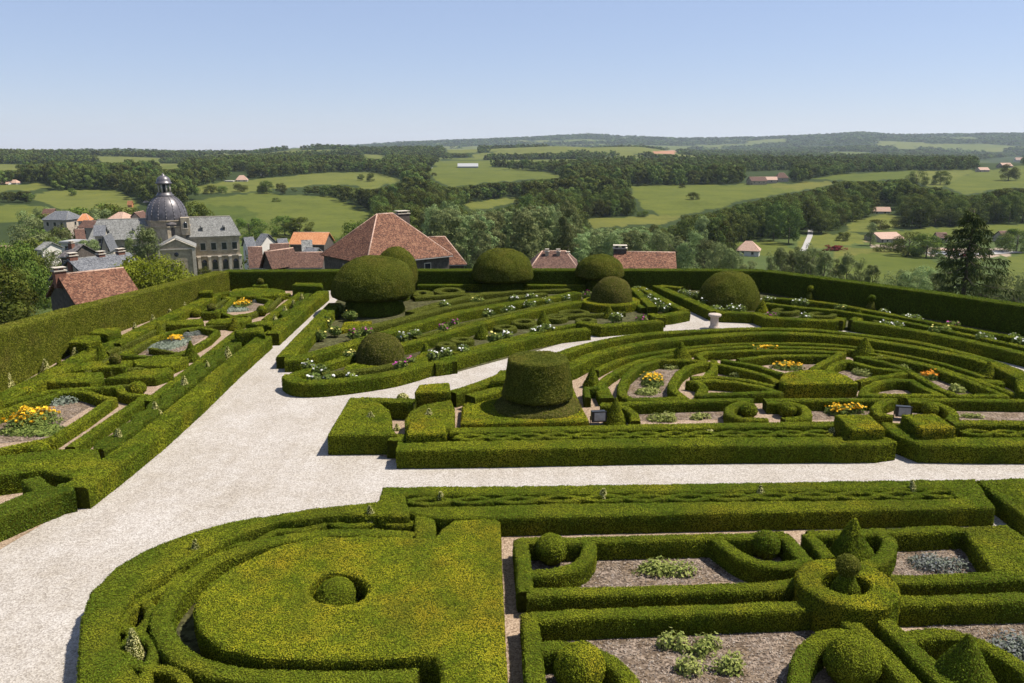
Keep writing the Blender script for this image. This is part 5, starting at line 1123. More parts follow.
# ---------------------------------------------------------------- woods that read as one mass: instanced crowns
PROTO = {}
def protos(lod_):
    if lod_ in PROTO: return PROTO[lod_]
    nl, nq, q = {0: (18, 3600, .021), 1: (12, 900, .042), 2: (8, 220, .08), 3: (7, 60, .14), 'p': (34, 4200, .015)}[lod_]
    col = bpy.data.collections.new('wood_crowns')
    for v in range(4):
        mb = MB(); Q = crown_data(900+v*13+nl, 'tall' if lod_ == 'p' else ('wide' if v == 3 else 'round'), nl, nq, q); mb.add(Q, np.arange(len(Q)).reshape(-1, 4))
        if lod_ in (0, 'p'): mb.tube((0, 0, -.05), (0, 0, .4), .02, .012, 6, 1)
        o = mb.build('tree_crown', [M['poplar'] if lod_ == 'p' else M['wood'], M['wood_bark']]); COL.objects.unlink(o); col.objects.link(o)
    PROTO[lod_] = col; return col
def wood(name, P, hgt, wid, lod_, label, mname=None):
    if len(P) == 0: return
    r = np.random.default_rng(len(P)); me = bpy.data.meshes.new(name); me.vertices.add(len(P)); me.vertices.foreach_set('co', np.asarray(P, np.float32).ravel())
    for nm, ty, arr in (('scl', 'FLOAT_VECTOR', np.column_stack([wid, wid, hgt])), ('rot', 'FLOAT_VECTOR', np.column_stack([np.zeros(len(P)), np.zeros(len(P)), r.uniform(0, 6.28, len(P))]))):
        a = me.attributes.new(nm, ty, 'POINT'); a.data.foreach_set('vector', arr.astype(np.float32).ravel())
    a = me.attributes.new('vid', 'INT', 'POINT'); a.data.foreach_set('value', r.integers(0, 4, len(P)).astype(np.int32))
    o = bpy.data.objects.new(name, me); COL.objects.link(o); tag(o, label, 'woodland', None, 'stuff')
    ng = bpy.data.node_groups.new('crowns', 'GeometryNodeTree'); ng.interface.new_socket('Geometry', in_out='INPUT', socket_type='NodeSocketGeometry'); ng.interface.new_socket('Geometry', in_out='OUTPUT', socket_type='NodeSocketGeometry')
    gi = ng.nodes.new('NodeGroupInput'); go = ng.nodes.new('NodeGroupOutput'); mp = ng.nodes.new('GeometryNodeMeshToPoints'); ip = ng.nodes.new('GeometryNodeInstanceOnPoints'); ci = ng.nodes.new('GeometryNodeCollectionInfo')
    ci.inputs['Collection'].default_value = protos(lod_); ci.inputs['Separate Children'].default_value = True; ci.inputs['Reset Children'].default_value = True
    def attr(nm, ty):
        n = ng.nodes.new('GeometryNodeInputNamedAttribute'); n.data_type = ty; n.inputs['Name'].default_value = nm; return n.outputs[0]
    L = ng.links.new
    L(gi.outputs[0], mp.inputs['Mesh']); L(mp.outputs[0], ip.inputs['Points']); L(ci.outputs[0], ip.inputs['Instance']); ip.inputs['Pick Instance'].default_value = True
    L(attr('vid', 'INT'), ip.inputs['Instance Index']); L(attr('scl', 'FLOAT_VECTOR'), ip.inputs['Scale'])
    e2r = ng.nodes.new('FunctionNodeEulerToRotation'); L(attr('rot', 'FLOAT_VECTOR'), e2r.inputs[0]); L(e2r.outputs[0], ip.inputs['Rotation']); L(ip.outputs[0], go.inputs[0])
    md = o.modifiers.new('crowns', 'NODES'); md.node_group = ng
    return o
# keep-clear areas: village, roads, farms
CLEAR = [[(-80, 200), (60, 205), (150, 204), (250, 225), (262, 232), (345, 236), (345, 300), (-80, 340)], [(796, 250), (806, 228), (812, 228), (822, 250)], [(860, 232), (915, 230), (1050, 226), (1050, 262), (930, 262), (870, 256)],
         [(740, 190), (795, 184), (792, 170), (742, 172)], [(735, 240), (768, 240), (775, 256), (735, 257)], [(870, 206), (900, 206), (900, 217), (870, 217)], [(975, 160), (1024, 156), (1024, 175), (975, 172)], [(450, 160), (485, 160), (485, 171), (450, 171)], [(228, 172), (252, 172), (252, 183), (228, 183)]]
rw = np.random.default_rng(11)
pts = []; d = 205.0
while d < 9400:
    s = max(8.6, .0062*d); n = int(2*math.tan(R(40))*d/(s*1.0)); a = (np.arange(n)+rw.uniform(-.4, .4, n))/n*2-1
    y = d+rw.uniform(-.45, .45, n)*s; x = a*math.tan(R(40))*d
    pts.append(np.column_stack([x, y, np.full(n, s)])); d += s*(1.05 if d < 900 else 1.35 if d < 2500 else 1.9)
Q = np.vstack(pts); Qz = terrain(Q[:, 0], Q[:, 1]); P3 = np.column_stack([Q[:, :2], Qz]); px, py = project(P3); s = Q[:, 2]; dist = np.hypot(Q[:, 0], Q[:, 1])
ok = (px > -60) & (px < 1085) & (field_at(px, py, dist) < 0)
for c in CLEAR: ok &= ~inside(c, px, py)
ok &= ~((dist > 1250) & isfield_far(Q[:, 0], Q[:, 1]))
ok &= ~((dist < 330) & (px < 430))
ok &= ~((dist < 250) & (px > 640))
# shallow openings so the woods are not one carpet
gap = vn2(Q[:, 0]/60, Q[:, 1]/60, 41) > .62
ok &= ~(gap & (dist > 500) & (dist < 2300))
P3, s, dist, px, py = P3[ok], s[ok], dist[ok], px[ok], py[ok]
hg = np.where(dist < 1000, rw.uniform(10, 20, len(s)), rw.uniform(.8, 1.3, len(s))*np.maximum(12, .0026*dist)); wd = np.maximum(hg*.8, s*1.5)*rw.uniform(.85, 1.15, len(s))
pop = (dist < 345) & (px > 425) & (px < 720)
hg = np.where(pop, rw.uniform(15, 21, len(s))*np.interp(px, [430, 520, 620, 720], [1.14, 1.08, .98, .72]), hg)
small = (dist < 420) & (px > 640); hg = np.where(small, rw.uniform(5, 9, len(s)), hg); wd = np.where(small, hg*rw.uniform(.7, 1, len(s)), wd)
big = (dist > 330) & (dist < 520) & (px > 690) & (px < 800); hg = np.where(big, rw.uniform(16, 22, len(s)), hg); wd = np.where(big, hg*.75, wd)
# crowns stop short of the open fields seen beyond them
lim = np.ones(len(s)); open_ = np.ones(len(s), bool)
for f in np.linspace(.1, 1.1, 14):
    q = P3.copy(); q[:, 2] += hg*f; qx, qy = project(q); hit = field_at(qx, qy, dist) >= 0
    for w_ in (-.3, .3):
        q2 = q.copy(); q2[:, 0] += wd*w_; qx, qy = project(q2); hit |= field_at(qx, qy, dist) >= 0
    lim = np.where(hit & open_, max(.05, f-.1), lim); open_ &= ~hit
keep = hg*lim > np.where(dist < 1400, np.where(rw.random(len(s)) < .12, 3.0, 7.0), 4.5); P3, s, dist, px, py, lim = [a[keep] for a in (P3, s, dist, px, py, lim)]; hg, wd = hg[keep]*lim, wd[keep]*np.clip(lim*1.25, .6, 1); pop, small = pop[keep], small[keep]
def grab(mask, lod_, name, label, wmul=1.0): wood(name, P3[mask], hg[mask], wd[mask]*wmul, lod_, label)
used = np.zeros(len(s), bool)
def take(mask, *a, **k):
    mm = mask & ~used; used[mm] = True; grab(mm, *a, **k)
take(pop, 'p', 'poplar_wood', 'plantation of pale poplars filling the valley right behind the far boundary hedge', 1.1)
take(small, 0, 'young_wood', 'young scrubby trees on the slope below the right boundary hedge')
take((dist < 620) & (px < 430), 0, 'broadleaf_wood', 'dark tree belt across the big left meadow')
take((dist < 620) & (px < 690), 0, 'broadleaf_wood', 'dense dark wood in the valley beyond the poplars')
take((dist < 620) & (px < 860), 0, 'broadleaf_wood', 'tall dark wood right of the crop field')
take((dist < 620), 0, 'broadleaf_wood', 'dark wood behind the spruce at right')
take((dist < 1250) & (px < 430), 1, 'broadleaf_wood', 'tree belts between the left meadows and the far slopes')
take((dist < 1250) & (px < 720), 1, 'broadleaf_wood', 'woods around the barn meadow in the middle distance')
take((dist < 1250), 1, 'broadleaf_wood', 'woods beyond the right-hand fields')
take((dist < 2600) & (px < 450), 2, 'hill_wood', 'wooded slopes in the left middle distance')
take((dist < 2600), 2, 'hill_wood', 'wooded slopes in the right middle distance')
take(px < 340, 3, 'far_wood', 'hazy woods on the far left hills')
take(px < 700, 3, 'far_wood', 'hazy woods on the far middle ridge')
take(px < 2000, 3, 'far_wood', 'hazy woods on the far right ridge')
print('wood trees', len(s))
# ================================================================== BUILDINGS
def quadf(mb, pts, m=0): mb.add(pts, [tuple(range(len(pts)))], m)
def slab_roof(mb, P, th=.18, m=0):
    """a roof plane with thickness"""
    P = [np.array(p, float) for p in P]; n = np.cross(P[1]-P[0], P[2]-P[0]); n /= np.linalg.norm(n)
    if n[2] < 0: P = P[::-1]; n = -n
    k = len(P); V = [p+n*th for p in P]+P
    mb.add(V, [tuple(range(k))], m); mb.add(V, [tuple(range(2*k-1, k-1, -1))], m)
    mb.add(V, [(i, k+i, k+(i+1) % k, (i+1) % k) for i in range(k)], m)
def wall_box(mb, w, l, h, z0=0, m=0):
    mb.box((0, 0, (h+z0)/2), (w, l, h-z0), m)
def house(px0, px1, yeave, yridge, d, label, roof='gable', rz=0, depth=7, wallm='render_beige', roofm='tile_red', wins=2, chim=(), axis='x', group='houses of the village', name='house', ov=.35, cat='house', door=True, side_wins=True, hipf=.35, tall=None, W0=None):
    pc = (px0+px1)/2; E = PD(pc, yeave, d); Rg = PD(pc, yridge, d); w = (px1-px0)/F*np.linalg.norm(E-np.array([0, 0, 12]))*math.cos(math.atan((pc-CX)/F))
    ca = abs(math.cos(rz)); w = max(2.5, (w-depth*abs(math.sin(rz)))/max(ca, .4))
    w = W0 or w
    g = float(terrain(E[0], E[1])); ze = max(2.2, E[2]-g) if tall is None else tall; base = E[2]-ze; hr = max(.8, Rg[2]-E[2])
    if base > g: base = min(base, g); ze = E[2]-base
    t = empty(name, (E[0], E[1]+depth/2, base), rz, label, cat, group)
    mb = MB(); W2, D2 = w/2-ov, depth/2-ov
    V = [(-W2, -D2), (W2, -D2), (W2, D2), (-W2, D2)]
    mb.add([(x, y, -1) for x, y in V]+[(x, y, ze) for x, y in V], [(i, (i+1) % 4, 4+(i+1) % 4, 4+i) for i in range(4)])
    hx, hy = w/2, depth/2; rm = MB(); e = -.12
    if roof == 'gable':
        if axis == 'x':
            slab_roof(rm, [(-hx, -hy, ze+e), (hx, -hy, ze+e), (hx, .02, ze+hr), (-hx, .02, ze+hr)]); slab_roof(rm, [(-hx, hy, ze+e), (hx, hy, ze+e), (hx, -.02, ze+hr), (-hx, -.02, ze+hr)])
            for sx in (-1, 1): mb.add([(sx*W2, -D2, ze), (sx*W2, D2, ze), (sx*W2, 0, ze+hr*.93)], [(0, 1, 2)])
        else:
            slab_roof(rm, [(-hx, -hy, ze+e), (-hx, hy, ze+e), (.02, hy, ze+hr), (.02, -hy, ze+hr)]); slab_roof(rm, [(hx, -hy, ze+e), (hx, hy, ze+e), (-.02, hy, ze+hr), (-.02, -hy, ze+hr)])
            for sy in (-1, 1): mb.add([(-W2, sy*D2, ze), (W2, sy*D2, ze), (0, sy*D2, ze+hr*.93)], [(0, 1, 2)])
    elif roof == 'hip':
        k = hx-min(hx*.98, hy*1.0) if hipf is None else hx*hipf
        slab_roof(rm, [(-hx, -hy, ze+e), (hx, -hy, ze+e), (k, 0, ze+hr), (-k, 0, ze+hr)]); slab_roof(rm, [(hx, hy, ze+e), (-hx, hy, ze+e), (-k, 0, ze+hr), (k, 0, ze+hr)])
        slab_roof(rm, [(hx, -hy, ze+e), (hx, hy, ze+e), (k, 0, ze+hr)]); slab_roof(rm, [(-hx, hy, ze+e), (-hx, -hy, ze+e), (-k, 0, ze+hr)])
    else:
        rm.box((0, 0, ze+.15), (w, depth, .3)); rm.box((0, 0, ze+.34), (w*.9, depth*.8, .1))
    if roof == 'gable': 
        if axis == 'x': rm.tube((-hx, 0, ze+hr+.1), (hx, 0, ze+hr+.1), .14, .14, 6, 1)
        else: rm.tube((0, -hy, ze+hr+.1), (0, hy, ze+hr+.1), .14, .14, 6, 1)
    elif roof == 'hip':
        rm.tube((-k-.05, 0, ze+hr+.12), (k+.05, 0, ze+hr+.12), .14, .14, 6, 1)
        for sx in (-1, 1):
            for sy in (-1, 1): rm.tube((sx*k, 0, ze+hr+.12), (sx*hx, sy*hy, ze+e+.14), .13, .13, 6, 1)
    rm.box((0, -hy-.06, ze+e+.02), (w, .14, .12), 2); rm.box((0, hy+.06, ze+e+.02), (w, .14, .12), 2)
    mb.build('wall', M[wallm], t); ro = rm.build('roof', [M[roofm], M['tile_pink'] if roofm.startswith('tile') else M['slate_grey'], M['road']], t)
    wh = min(1.3, ze*.45)
    def win(x, y, z, rzz, wd=.9):
        c, s = math.cos(rzz), math.sin(rzz)
        b = MB(); b.box((0, 0, 0), (wd+.24, .1, wh+.24)); b.box((0, -.06, -wh/2-.14), (wd+.4, .18, .08)); f = b.build('window', M['stone_pale'], t); f.location = (x, y, z); f.rotation_euler = (0, 0, rzz)
        b = MB(); b.box((0, -.055, 0), (wd, .03, wh)); b.build('pane', M['glass_dark'], f)
    for k in range(wins):
        x = -W2+(k+.5+(.15 if door else 0))*2*W2/(wins+(.3 if door else 0)); win(x, -D2-.02, ze*.58 if ze < 4 else ze-1.5, 0, min(.9, W2/ max(wins, 1)))
    if side_wins and wins:
        win(W2+.02, 0, ze*.58 if ze < 4 else ze-1.5, math.pi/2); win(-W2-.02, 0, ze*.58 if ze < 4 else ze-1.5, -math.pi/2)
    if door and wins:
        b = MB(); b.box((-W2+.8, -D2-.03, 1.0), (.95, .08, 2.0)); b.build('door', M['wood_bark'], t)
    for cx, cy, ch in chim:
        b = MB(); zc = ze+hr*ch[0]; b.box((cx*hx, cy*hy, zc), (ch[1], ch[2], ch[3])); top = zc+ch[3]/2
        b.box((cx*hx, cy*hy, top+.06), (ch[1]+.2, ch[2]+.2, .12), 1); 
        for q in (-.25, .25): b.box((cx*hx+q*ch[1], cy*hy, top+.24), (ch[1]*.22, ch[2]*.6, .25))
        b.box((cx*hx, cy*hy, top+.41), (ch[1]+.1, ch[2]+.1, .08), 1); b.build('chimney', [M[ch[4]], M['stone_pale']], ro)
    return t
# near roofs just outside the garden
house(314, 444, 261, 218.5, 108, 'big steep red-tiled hipped roof behind the far boundary hedge', 'hip', R(40), 13, W0=14, wallm='stone_dark', roofm='tile_red', wins=2, chim=[(.55, .25, (.78, 1.9, 1.2, 2.2, 'stone_dark'))], hipf=.18)
house(404, 466, 265, 240.5, 122, 'lower red-tiled wing right of the big steep roof', 'hip', R(10), 8, 'stone_dark', 'tile_red', 1, hipf=.3)
house(32, 120, 302, 277.5, 85, 'near red-tiled house with a dark stone gable behind the tall left hedge', 'gable', R(50), 7.6, 'stone_dark', 'tile_red', 0, W0=7.2, chim= [(-.92, 0, (.85, 1.15, .8, 1.8, 'brick'))], side_wins=False)
house(44, 122, 284, 262, 104, 'blue slate house with several chimneys behind the near red roof', 'gable', R(60), 10, 'render_beige', 'slate', 0, W0=9, chim=[(-.85, 0, (.85, 1.1, .75, 2.0, 'brick')), (.7, 0, (.8, 1.0, .75, 2.0, 'brick')), (.05, .0, (.9, .9, .7, 1.3, 'brick'))])
house(530, 581, 269, 256, 112, 'low brownish hipped roof with three small stone chimneys behind the hedge', 'hip', R(-3), 9, 'stone_dark', 'tile_brown', 2, [(-.3, -.25, (.72, .5, .5, 1.3, 'stone')), (.18, -.25, (.72, .5, .5, 1.3, 'stone')), (.6, -.1, (.5, .5, .5, 1.2, 'stone'))], hipf=.5)
house(614, 684, 271.5, 257, 100, 'long red-tiled roof with a massive stone chimney at its left end', 'gable', R(-7), 8, 'stone_dark', 'tile_red', 2, [(-.80, 0, (.75, 1.7, 1.1, 2.0, 'stone_dark'))], )
# village by the church and left of it
house(288, 328, 244.5, 234.5, 210, 'orange-tiled barn above the slate houses', 'gable', R(-5), 9, 'stone_dark', 'tile_orange', 0)
house(277, 322, 268, 256, 125, 'dark red-brown roof left below the big steep roof', 'gable', R(6), 7, 'stone_dark', 'tile_brown', 0)
house(264, 285, 269, 253, 122, 'dark red-brown gable end left of the big steep roof', 'gable', R(-30), 6, 'stone_dark', 'tile_brown', 0, axis='y')
house(238, 262, 268, 250, 140, 'small red-roofed house with a slate gable wall behind the hedge', 'gable', R(18), 7, 'render_beige', 'tile_brown', 1)
house(262, 290, 258, 246, 160, 'brown-roofed house in front of the orange barn', 'gable', R(20), 6, 'render_beige', 'tile_brown', 1)
house(236, 252, 249, 239.5, 200, 'slate-roofed house left of three near the church', 'gable', R(28), 8, 'render_white', 'slate', 1, hipf=.2)
house(252, 270, 248, 236, 205, 'slate-roofed house in the middle of three near the church', 'gable', R(-24), 8, 'render_white', 'slate', 1, hipf=.2)
house(268, 288, 250, 241, 195, 'slate-roofed house right of three near the orange barn', 'gable', R(24), 8, 'render_white', 'slate', 1, hipf=.3)
house(297, 312, 251, 242, 185, 'small grey-roofed white house under the orange barn', 'gable', R(15), 5, 'render_white', 'slate_grey', 1)
house(300, 320, 256, 250, 165, 'low blue-black roof with a white gable under the orange barn', 'gable', R(-15), 5, 'render_white', 'slate', 1)
house(40, 71, 220, 212.5, 285, 'grey hipped roof of a large house at the left of the village', 'hip', R(-8), 10, 'render_beige', 'slate', 3, hipf=.5)
house(38, 52, 216, 210, 300, 'pale house with a tiled roof behind the grey hipped roof', 'gable', R(10), 7, 'render_beige', 'tile_brown', 1)
house(72, 88, 221, 215, 275, 'small house with an orange roof and white walls left of the church', 'hip', R(15), 7, 'render_white', 'tile_orange', 2, hipf=.3)
house(105, 127, 220, 213.5, 280, 'pink-tiled house left behind the church wing', 'hip', R(-12), 9, 'render_beige', 'tile_pink', 2, hipf=.3)
house(124, 144, 222, 213, 285, 'dark brown gable beside the church wing', 'gable', R(5), 9, 'render_beige', 'tile_brown', 0, axis='y')
house(76, 104, 228, 222, 265, 'low brown roof row left of the church', 'gable', R(-10), 7, 'render_beige', 'tile_brown', 2)
house(82, 104, 236, 227, 230, 'slate-gabled house before the church wing', 'gable', R(22), 9, 'stone_pale', 'slate', 1)
house(62, 84, 240, 231, 225, 'red-brown roofed house left of the slate gable', 'gable', R(30), 8, 'render_beige', 'tile_brown', 1)
house(58, 76, 243, 239, 205, 'low white-roofed shed in the village', 'flat', R(-8), 6, 'render_white', 'metal_white', 1)
house(57, 80, 257, 247, 165, 'brown slate roof with a dormer in the middle of the village', 'gable', R(-14), 8, 'stone_dark', 'slate_dark', 1, [(-.3, -.3, (.75, .9, .9, 2.0, 'brick'))])
house(96, 103, 252, 237, 215, 'narrow grey slate house touching the church wing', 'gable', R(15), 10, 'render_beige', 'slate', 1, axis='y')
house(36, 48, 250, 244, 190, 'pale roof half hidden among the village trees', 'gable', R(-20), 6, 'render_white', 'slate_grey', 1)
house(-6, 4, 256, 248, 175, 'pale house at the left edge behind the trees', 'gable', R(12), 6, 'render_white', 'tile_pink', 1)
# farms and houses of the countryside
CG = 'houses of the countryside'
def chouse(px0, px1, ye, yr, ybase, label, **k):
    P = fwd((px0+px1)/2, ybase); return house(px0, px1, ye, yr, float(P[1]), label, group=CG, **k)
chouse(737, 766, 251, 242.5, 257, 'white house with a pale hipped roof in the valley right of the middle', roof='hip', rz=R(-20), depth=9, wallm='render_white', roofm='tile_pink', wins=2, hipf=.25)
chouse(872, 892, 211.5, 207.5, 214, 'low white cottage with a brownish roof at the wood edge', rz=R(-8), depth=7, wallm='render_white', roofm='tile_pink', wins=2)
chouse(876, 906, 239, 234, 243, 'wide pink flat-roofed building beside the dark trees', rz=R(8), depth=16, wallm='render_beige', roofm='tile_pink', wins=2, roof='gable')
chouse(938, 951, 238, 233.5, 243, 'brownish roof right of the dark trees, left of the spruce', rz=R(-10), depth=8, roofm='tile_brown', wins=1)
chouse(940, 962, 251, 247, 254, 'long white low building half hidden left of the spruce', roof='flat', rz=R(4), depth=8, wallm='render_white', roofm='tile_pink', wins=3)
chouse(1000, 1014, 238, 232, 243, 'brown roofed house right of the spruce', rz=R(12), depth=8, roofm='tile_brown', wins=1)
chouse(457, 478, 166.5, 163.5, 168, 'long white barn with a pale red roof edge on the meadow', rz=R(3), depth=25, wallm='metal_white', roofm='metal_white', wins=0, door=False, side_wins=False)
chouse(424, 432, 168, 166.8, 168.6, 'small pale green shed left of the white barn', roof='flat', depth=14, wallm='render_white', roofm='metal_white', wins=0, door=False, side_wins=False)
chouse(234, 247, 180, 175.5, 182, 'white house with a pink roof on the ridge right of the church dome', roof='hip', depth=10, rz=R(12), wallm='render_white', roofm='tile_pink', wins=2)
chouse(224, 233, 181, 179.8, 182, 'low white outbuilding left of the white ridge house', roof='flat', depth=7, wallm='render_white', roofm='render_white', wins=0, door=False, side_wins=False)
chouse(8, 16, 183, 180, 184.5, 'pink-roofed house on the far left field', roof='hip', depth=10, wallm='render_white', roofm='tile_pink', wins=2)
chouse(-2, 8, 184, 182, 185, 'low pink-roofed farm at the left edge on the far field', depth=8, wallm='render_white', roofm='tile_pink', wins=2)
chouse(147, 154, 188, 184.5, 190, 'little red-roofed house behind the church lantern, left', depth=8, roofm='tile_orange', wins=1, wallm='render_beige')
chouse(139, 149, 190, 187.5, 192, 'low pink-roofed house behind the church lantern, far left', depth=8, roofm='tile_pink', wins=1)
chouse(173, 182, 191, 182.5, 192.5, 'tall red-brown roof just right of the church lantern', depth=8, roofm='tile_red', wins=1, roof='hip')
chouse(127, 132, 205, 201, 207.5, 'tiny red-roofed hut on the meadow left of the dome', depth=3, roofm='tile_orange', wins=0, wallm='tile_orange', door=False, side_wins=False)
chouse(749, 768, 181, 177, 185, 'grey stone farmhouse on the far field, left building', depth=12, wallm='stone', roofm='tile_brown', wins=3, rz=R(10))
chouse(766, 779, 180, 177, 183.5, 'red-roofed barn beside the grey stone farmhouse', depth=12, wallm='render_beige', roofm='tile_pink', wins=1, rz=R(-8))
chouse(777, 789, 178, 173, 182, 'tall red roof right of the stone farm buildings', depth=12, wallm='render_beige', roofm='tile_brown', wins=1, roof='hip')
chouse(980, 990, 170, 167.5, 172, 'low pink-roofed house on the right slope, left of two', depth=12, roofm='tile_pink', wins=1)
chouse(1001, 1014, 166, 163, 168, 'pink-roofed house on the right slope beside the lone tree', depth=14, roofm='tile_pink', wins=2, rz=R(10))
chouse(1016, 1030, 160, 157.5, 161.5, 'pinkish roof at the right edge of the far slope', depth=14, roofm='tile_pink', wins=2)
chouse(530, 538, 166, 163, 167.5, 'grey-roofed house with pink walls among trees right of the barn meadow', depth=12, roofm='slate', wallm='tile_pink', wins=1)
chouse(354, 366, 168.5, 166.8, 170, 'low red-brown roof at the far edge of the left meadows', depth=14, roofm='tile_brown', wins=0, door=False, side_wins=False)
chouse(326, 332, 168, 165.5, 170, 'pale house among trees at the far edge of the left meadows', depth=12, roofm='tile_pink', wallm='render_white', wins=1)
chouse(254, 263, 175, 172.5, 176.5, 'small dark-roofed white house at the tree line right of the ridge house', depth=12, roofm='slate', wallm='render_white', wins=1)
# pale road and parked cars at right, red bushes
def ribbon(pts, w, name, m):
    P = [fwd(x, y) for x, y in pts]; mb = MB(); V = []
    C2 = np.array([p[:2] for p in P]); C2 = np.array(smooth_path(C2, False, 8)); t = np.gradient(C2, axis=0); t /= np.linalg.norm(t, axis=1)[:, None]
    N = np.stack([-t[:, 1], t[:, 0]], 1)
    for c, n in zip(C2, N):
        for sgn in (-1, 1):
            q = c+n*sgn*w/2; V.append((q[0], q[1], float(terrain(q[0], q[1]))+.25))
    k = len(C2); mb.add(V, [(2*i, 2*i+1, 2*i+3, 2*i+2)[::-1] for i in range(k-1)]); o = mb.build(name, M[m]); o['kind'] = 'structure'
ribbon([(803, 252), (807, 243), (810, 236), (810.5, 230)], 2.8, 'road', 'road')
ribbon([(930, 253), (955, 256), (985, 254), (1015, 252)], 9, 'road', 'road')
ribbon([(146, 203), (151, 198), (156, 194), (160, 191)], 5, 'road', 'road')
for k, (px, lb) in enumerate([(831, 'dark red-leaved bush in the meadow below the road, left one'), (839, 'dark red-leaved bush in the meadow below the road, right one')]):
    P = fwd(px, 251); t = empty('red_bush', tuple(P), 0, lb, 'bush', 'red-leaved bushes')
    mb = MB(); Q = crown_data(60+k, 'bush', 12, 900, .05)*np.array([6, 4.5, 3.2]); mb.add(Q, np.arange(len(Q)).reshape(-1, 4)); mb.build('foliage', M['redleaf'], t)
CARM = {}
for nm, c in dict(white=(.7, .7, .7), silver=(.4, .42, .44), red=(.35, .03, .03)).items():
    CARM[nm] = flat('car_paint_'+nm, c, .3, .03, 1, 0, 0, .5)
def car(px, py, colr, rz, label):
    P = fwd(px, py); t = empty('parked_car', (P[0], P[1], P[2]+.25), rz, label, 'car', 'parked cars by the pink building')
    mb = MB(); sec = [(-2.1, .45, .75, .80), (-2.05, .3, .95, .84), (-1.2, .28, 1.0, .86), (1.1, .28, .95, .86), (1.95, .3, .8, .82), (2.1, .45, .65, .78)]
    V = []
    for x, z0, z1, hw in sec: V += [(x, -hw, z0), (x, hw, z0), (x, hw*.97, z1), (x, -hw*.97, z1)]
    Fc = [(4*i+j, 4*i+(j+1) % 4, 4*i+4+(j+1) % 4, 4*i+4+j) for i in range(5) for j in range(4)]+[(0, 3, 2, 1), (20, 21, 22, 23)]
    mb.add(V, Fc); mb.build('body', CARM[colr], t)
    mb = MB(); V = [(-1.7, -.75, .98), (-1.7, .75, .98), (.95, .75, .95), (.95, -.75, .95), (-1.25, -.62, 1.45), (-1.25, .62, 1.45), (.25, .62, 1.45), (.25, -.62, 1.45)]
    mb.add(V, [(0, 1, 5, 4), (1, 2, 6, 5), (2, 3, 7, 6), (3, 0, 4, 7)]); mb.build('windows', M['glass_dark'], t)
    mb = MB(); mb.box((-.5, 0, 1.475), (1.55, 1.26, .05)); mb.build('roof', CARM[colr], t)
    for x in (-1.35, 1.35):
        for y in (-.8, .8):
            mb = MB(); mb.tube((x, y-.1, .32), (x, y+.1, .32), .32, .32, 14); mb.build('wheel', M['black'], t)
for a in [(943, 255.5, 'white', .3, 'white car parked left of the spruce, leftmost of the row'), (951, 256.5, 'silver', .2, 'silver car parked second in the row left of the spruce'), (958, 257, 'white', .35, 'white car parked third in the row nearest the spruce trunk'), (967, 257.5, 'red', .1, 'red car glimpsed through the spruce branches'), (985, 255.5, 'white', .2, 'white car parked right behind the spruce')]: car(*a)

# ---------------------------------------------------------------- the domed church
E = PD(171.5, 262, 262); gz = float(terrain(E[0], E[1])); gz = min(gz, PD(168.5, 270, 262)[2]); ch = empty('domed_church', (E[0], 262, gz), R(21), 'old stone church with a dark lead dome and lantern, long slate-roofed wings', 'church')
SC = np.linalg.norm(PD(168.5, 250, 262)-np.array([0, 0, 12]))/F*math.cos(math.atan((168.5-512)/F))
zz = lambda py: PD(168.5, py, 262)[2]-gz
ze, zr = zz(236.5), zz(218.5)
def cpart(mb, name, m, parent=ch): return mb.build(name, M[m] if isinstance(m, str) else [M[q] for q in m], parent)
def cwin(x, y, z, w, h, rzz=0, arch=False):
    b = MB(); b.box((0, 0, 0), (w+.4, .12, h+.4)); b.box((0, -.08, -h/2-.26), (w+.7, .25, .14)); f = cpart(b, 'window', 'stone_pale'); f.location = (x, y, z); f.rotation_euler = (0, 0, rzz)
    b = MB(); b.box((0, -.065, 0), (w, .03, h)); 
    if arch: b.tube((0, -.05, h/2), (0, -.078, h/2), w/2, w/2, 16)
    b.build('pane', M['glass_dark'], f)
XL, XR = -22.5, 21.5
